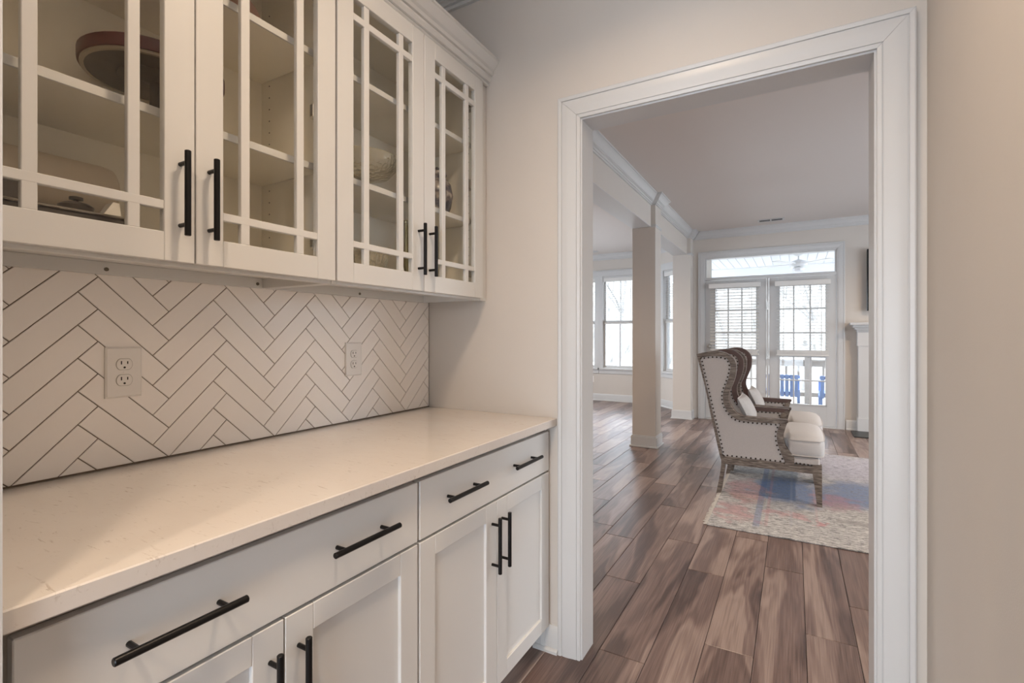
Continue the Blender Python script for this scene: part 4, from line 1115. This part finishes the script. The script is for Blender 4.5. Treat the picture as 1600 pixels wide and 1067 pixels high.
# ceiling fan on the porch
t = thing('ceiling_fan', (.07, 9.45, 2.61), 'white ceiling fan hanging from the porch ceiling', 'fan')
MB().lathe([(.0, 0), (.075, 0), (.07, -.03), (.03, -.06), (.0, -.06)], n=24).build('canopy', fan_m, t, smooth=.7)
MB().tube([(0, 0, -.05), (0, 0, -.13)], .013, 10).build('downrod', fan_m, t)
MB().lathe([(.0, -.11), (.035, -.115), (.12, -.15), (.135, -.18), (.125, -.215), (.07, -.235), (.0, -.235)], n=28).build('motor_housing', fan_m, t, smooth=.7)
MB().lathe([(.0, -.235), (.06, -.235), (.095, -.26), (.08, -.30), (.04, -.32), (.0, -.322)], n=24).build('light_globe', fan_m, t, smooth=.7)
bl_ = None
for q in range(5):
    if bl_ is None:
        fb_ = MB().loft([[(.12, -.03, z), (.25, -.06, z), (.62, -.068, z), (.66, -.04, z), (.66, .04, z), (.62, .068, z), (.25, .06, z), (.12, .03, z)] for z in (-.196, -.188)]); o = fb_.build('blade', fan_m, t); bl_ = o.data
    else:
        o = bpy.data.objects.new('blade', bl_); COL.objects.link(o); o.parent = t
    o.rotation_euler = (0, 0, .42 + q * 2 * pi / 5)
# blue slatted porch chairs with their backs to the house
def porch_chair(x, y, label, rz):
    t = thing('porch_chair', (x, y, PF), label, 'chair', 'blue slatted chairs on the porch', rz)
    for q in range(8):
        xx = -.26 + q * .068
        MB().box(xx, -.012, .30, xx + .050, .012, .66, .003).build('back_slat', bluec_m, t)
    for zz in (.33, .60): MB().box(-.27, .012, zz, .29, .035, zz + .05, .003).build('back_rail', bluec_m, t)
    for q in range(6): MB().box(-.27, .04 + q * .082, .36, .29, .04 + q * .082 + .068, .38, .003).build('seat_slat', bluec_m, t)
    for xx in (-.27, .25):
        MB().box(xx, .0, 0, xx + .04, .045, .42, .003).build('leg', bluec_m, t); MB().box(xx, .46, 0, xx + .04, .505, .56, .003).build('leg', bluec_m, t)
        MB().box(xx - .02, -.02, .56, xx + .06, .53, .585, .003).build('armrest', bluec_m, t)
        MB().box(xx + .005, .03, .30, xx + .035, .49, .355, .003).build('seat_rail', bluec_m, t)
    return t
porch_chair(-.20, 9.25, 'blue slatted porch chair showing behind the middle of the right French door', 0)
porch_chair(.63, 9.25, 'blue slatted porch chair at the right edge of the French door glass', 0)

# ------------------------------------------------------------------ yard beyond
struct('ground', MB().box(-60, 9.2, -1.2, 60, 120, -.9), ground_m)
def tree(x, y, h, seed, label):
    R = random.Random(seed); m = MB()
    def branch(p, d, l, r, lev):
        n = 4; pts = [Vector(p)]; dd = Vector(d).normalized()
        for i in range(n):
            dd = (dd + Vector((R.uniform(-.16, .16), R.uniform(-.16, .16), R.uniform(-.03, .10)))).normalized(); pts.append(pts[-1] + dd * l / n)
        m.tube(pts, [r * (1 - .14 * i) for i in range(n + 1)], 6 if lev < 2 else 4)
        if lev >= 4: return
        for q in range(3 if lev else 5):
            i = R.randint(1 if lev else 2, n); a = R.uniform(0, 2 * pi); up = R.uniform(.3, .9)
            nd = Vector((cos(a), sin(a), up)).normalized() * .8 + dd * .5
            branch(pts[i], nd, l * R.uniform(.48, .70), r * .55 * (1 - .1 * i), lev + 1)
    branch((0, 0, 0), (R.uniform(-.1, .1), 0, 1), h * .5, h * .0095, 0)
    o = m.build('bare_tree', bark_m); o.location = (x, y, -.9); tag(o, label, 'tree', 'bare trees in the yard')
tree(-7.6, 24.0, 13, 1, 'bare tree seen through the nook window beside the free-standing column')
tree(-3.5, 16.0, 10, 3, 'bare tree seen through the angled nook window')
tree(-3.0, 31.0, 13, 4, 'bare tree seen through the left French door')
tree(.35, 22.5, 11, 5, 'bare tree seen through the right French door')
# wooded slope added behind the yard to hide bright sky: hillside with a bumpy crest
def slope():
    m = MB(); R = random.Random(11); nx, ny = 60, 10; vs = []
    for j in range(ny + 1):
        for i in range(nx + 1):
            t_ = j / ny; x = -75 + 150 * i / nx; y = 38 + 34 * t_
            z = -1.0 + 22 * t_ ** .8 + (R.uniform(-.6, .9) if 0 < j else 0) + 1.5 * sin(i * .5) * t_
            vs.append((x, y, z))
    fs = [(j * (nx + 1) + i, j * (nx + 1) + i + 1, (j + 1) * (nx + 1) + i + 1, (j + 1) * (nx + 1) + i) for j in range(ny) for i in range(nx)]
    m.add(vs, fs)
    return m
def woods():
    m, t, N, L, P = nt_new('winter_woodland')
    tc = N.new('ShaderNodeTexCoord'); mp = N.new('ShaderNodeMapping'); mp.inputs['Scale'].default_value = (2.6, .5, .55); L.new(tc.outputs['Object'], mp.inputs['Vector'])
    n = N.new('ShaderNodeTexNoise'); n.inputs['Scale'].default_value = 1.3; n.inputs['Detail'].default_value = 9; n.inputs['Roughness'].default_value = .75; L.new(mp.outputs[0], n.inputs['Vector'])
    r = ramp(N, [(0.36, (0.09, 0.085, 0.078)), (0.50, (0.17, 0.16, 0.145)), (0.62, (0.24, 0.23, 0.21))])
    L.new(n.outputs['Fac'], r.inputs['Fac']); L.new(r.outputs['Color'], P.inputs['Base Color']); P.inputs['Roughness'].default_value = 1
    P.inputs['Specular IOR Level'].default_value = 0
    return m
struct('backdrop_hillside', slope(), woods())
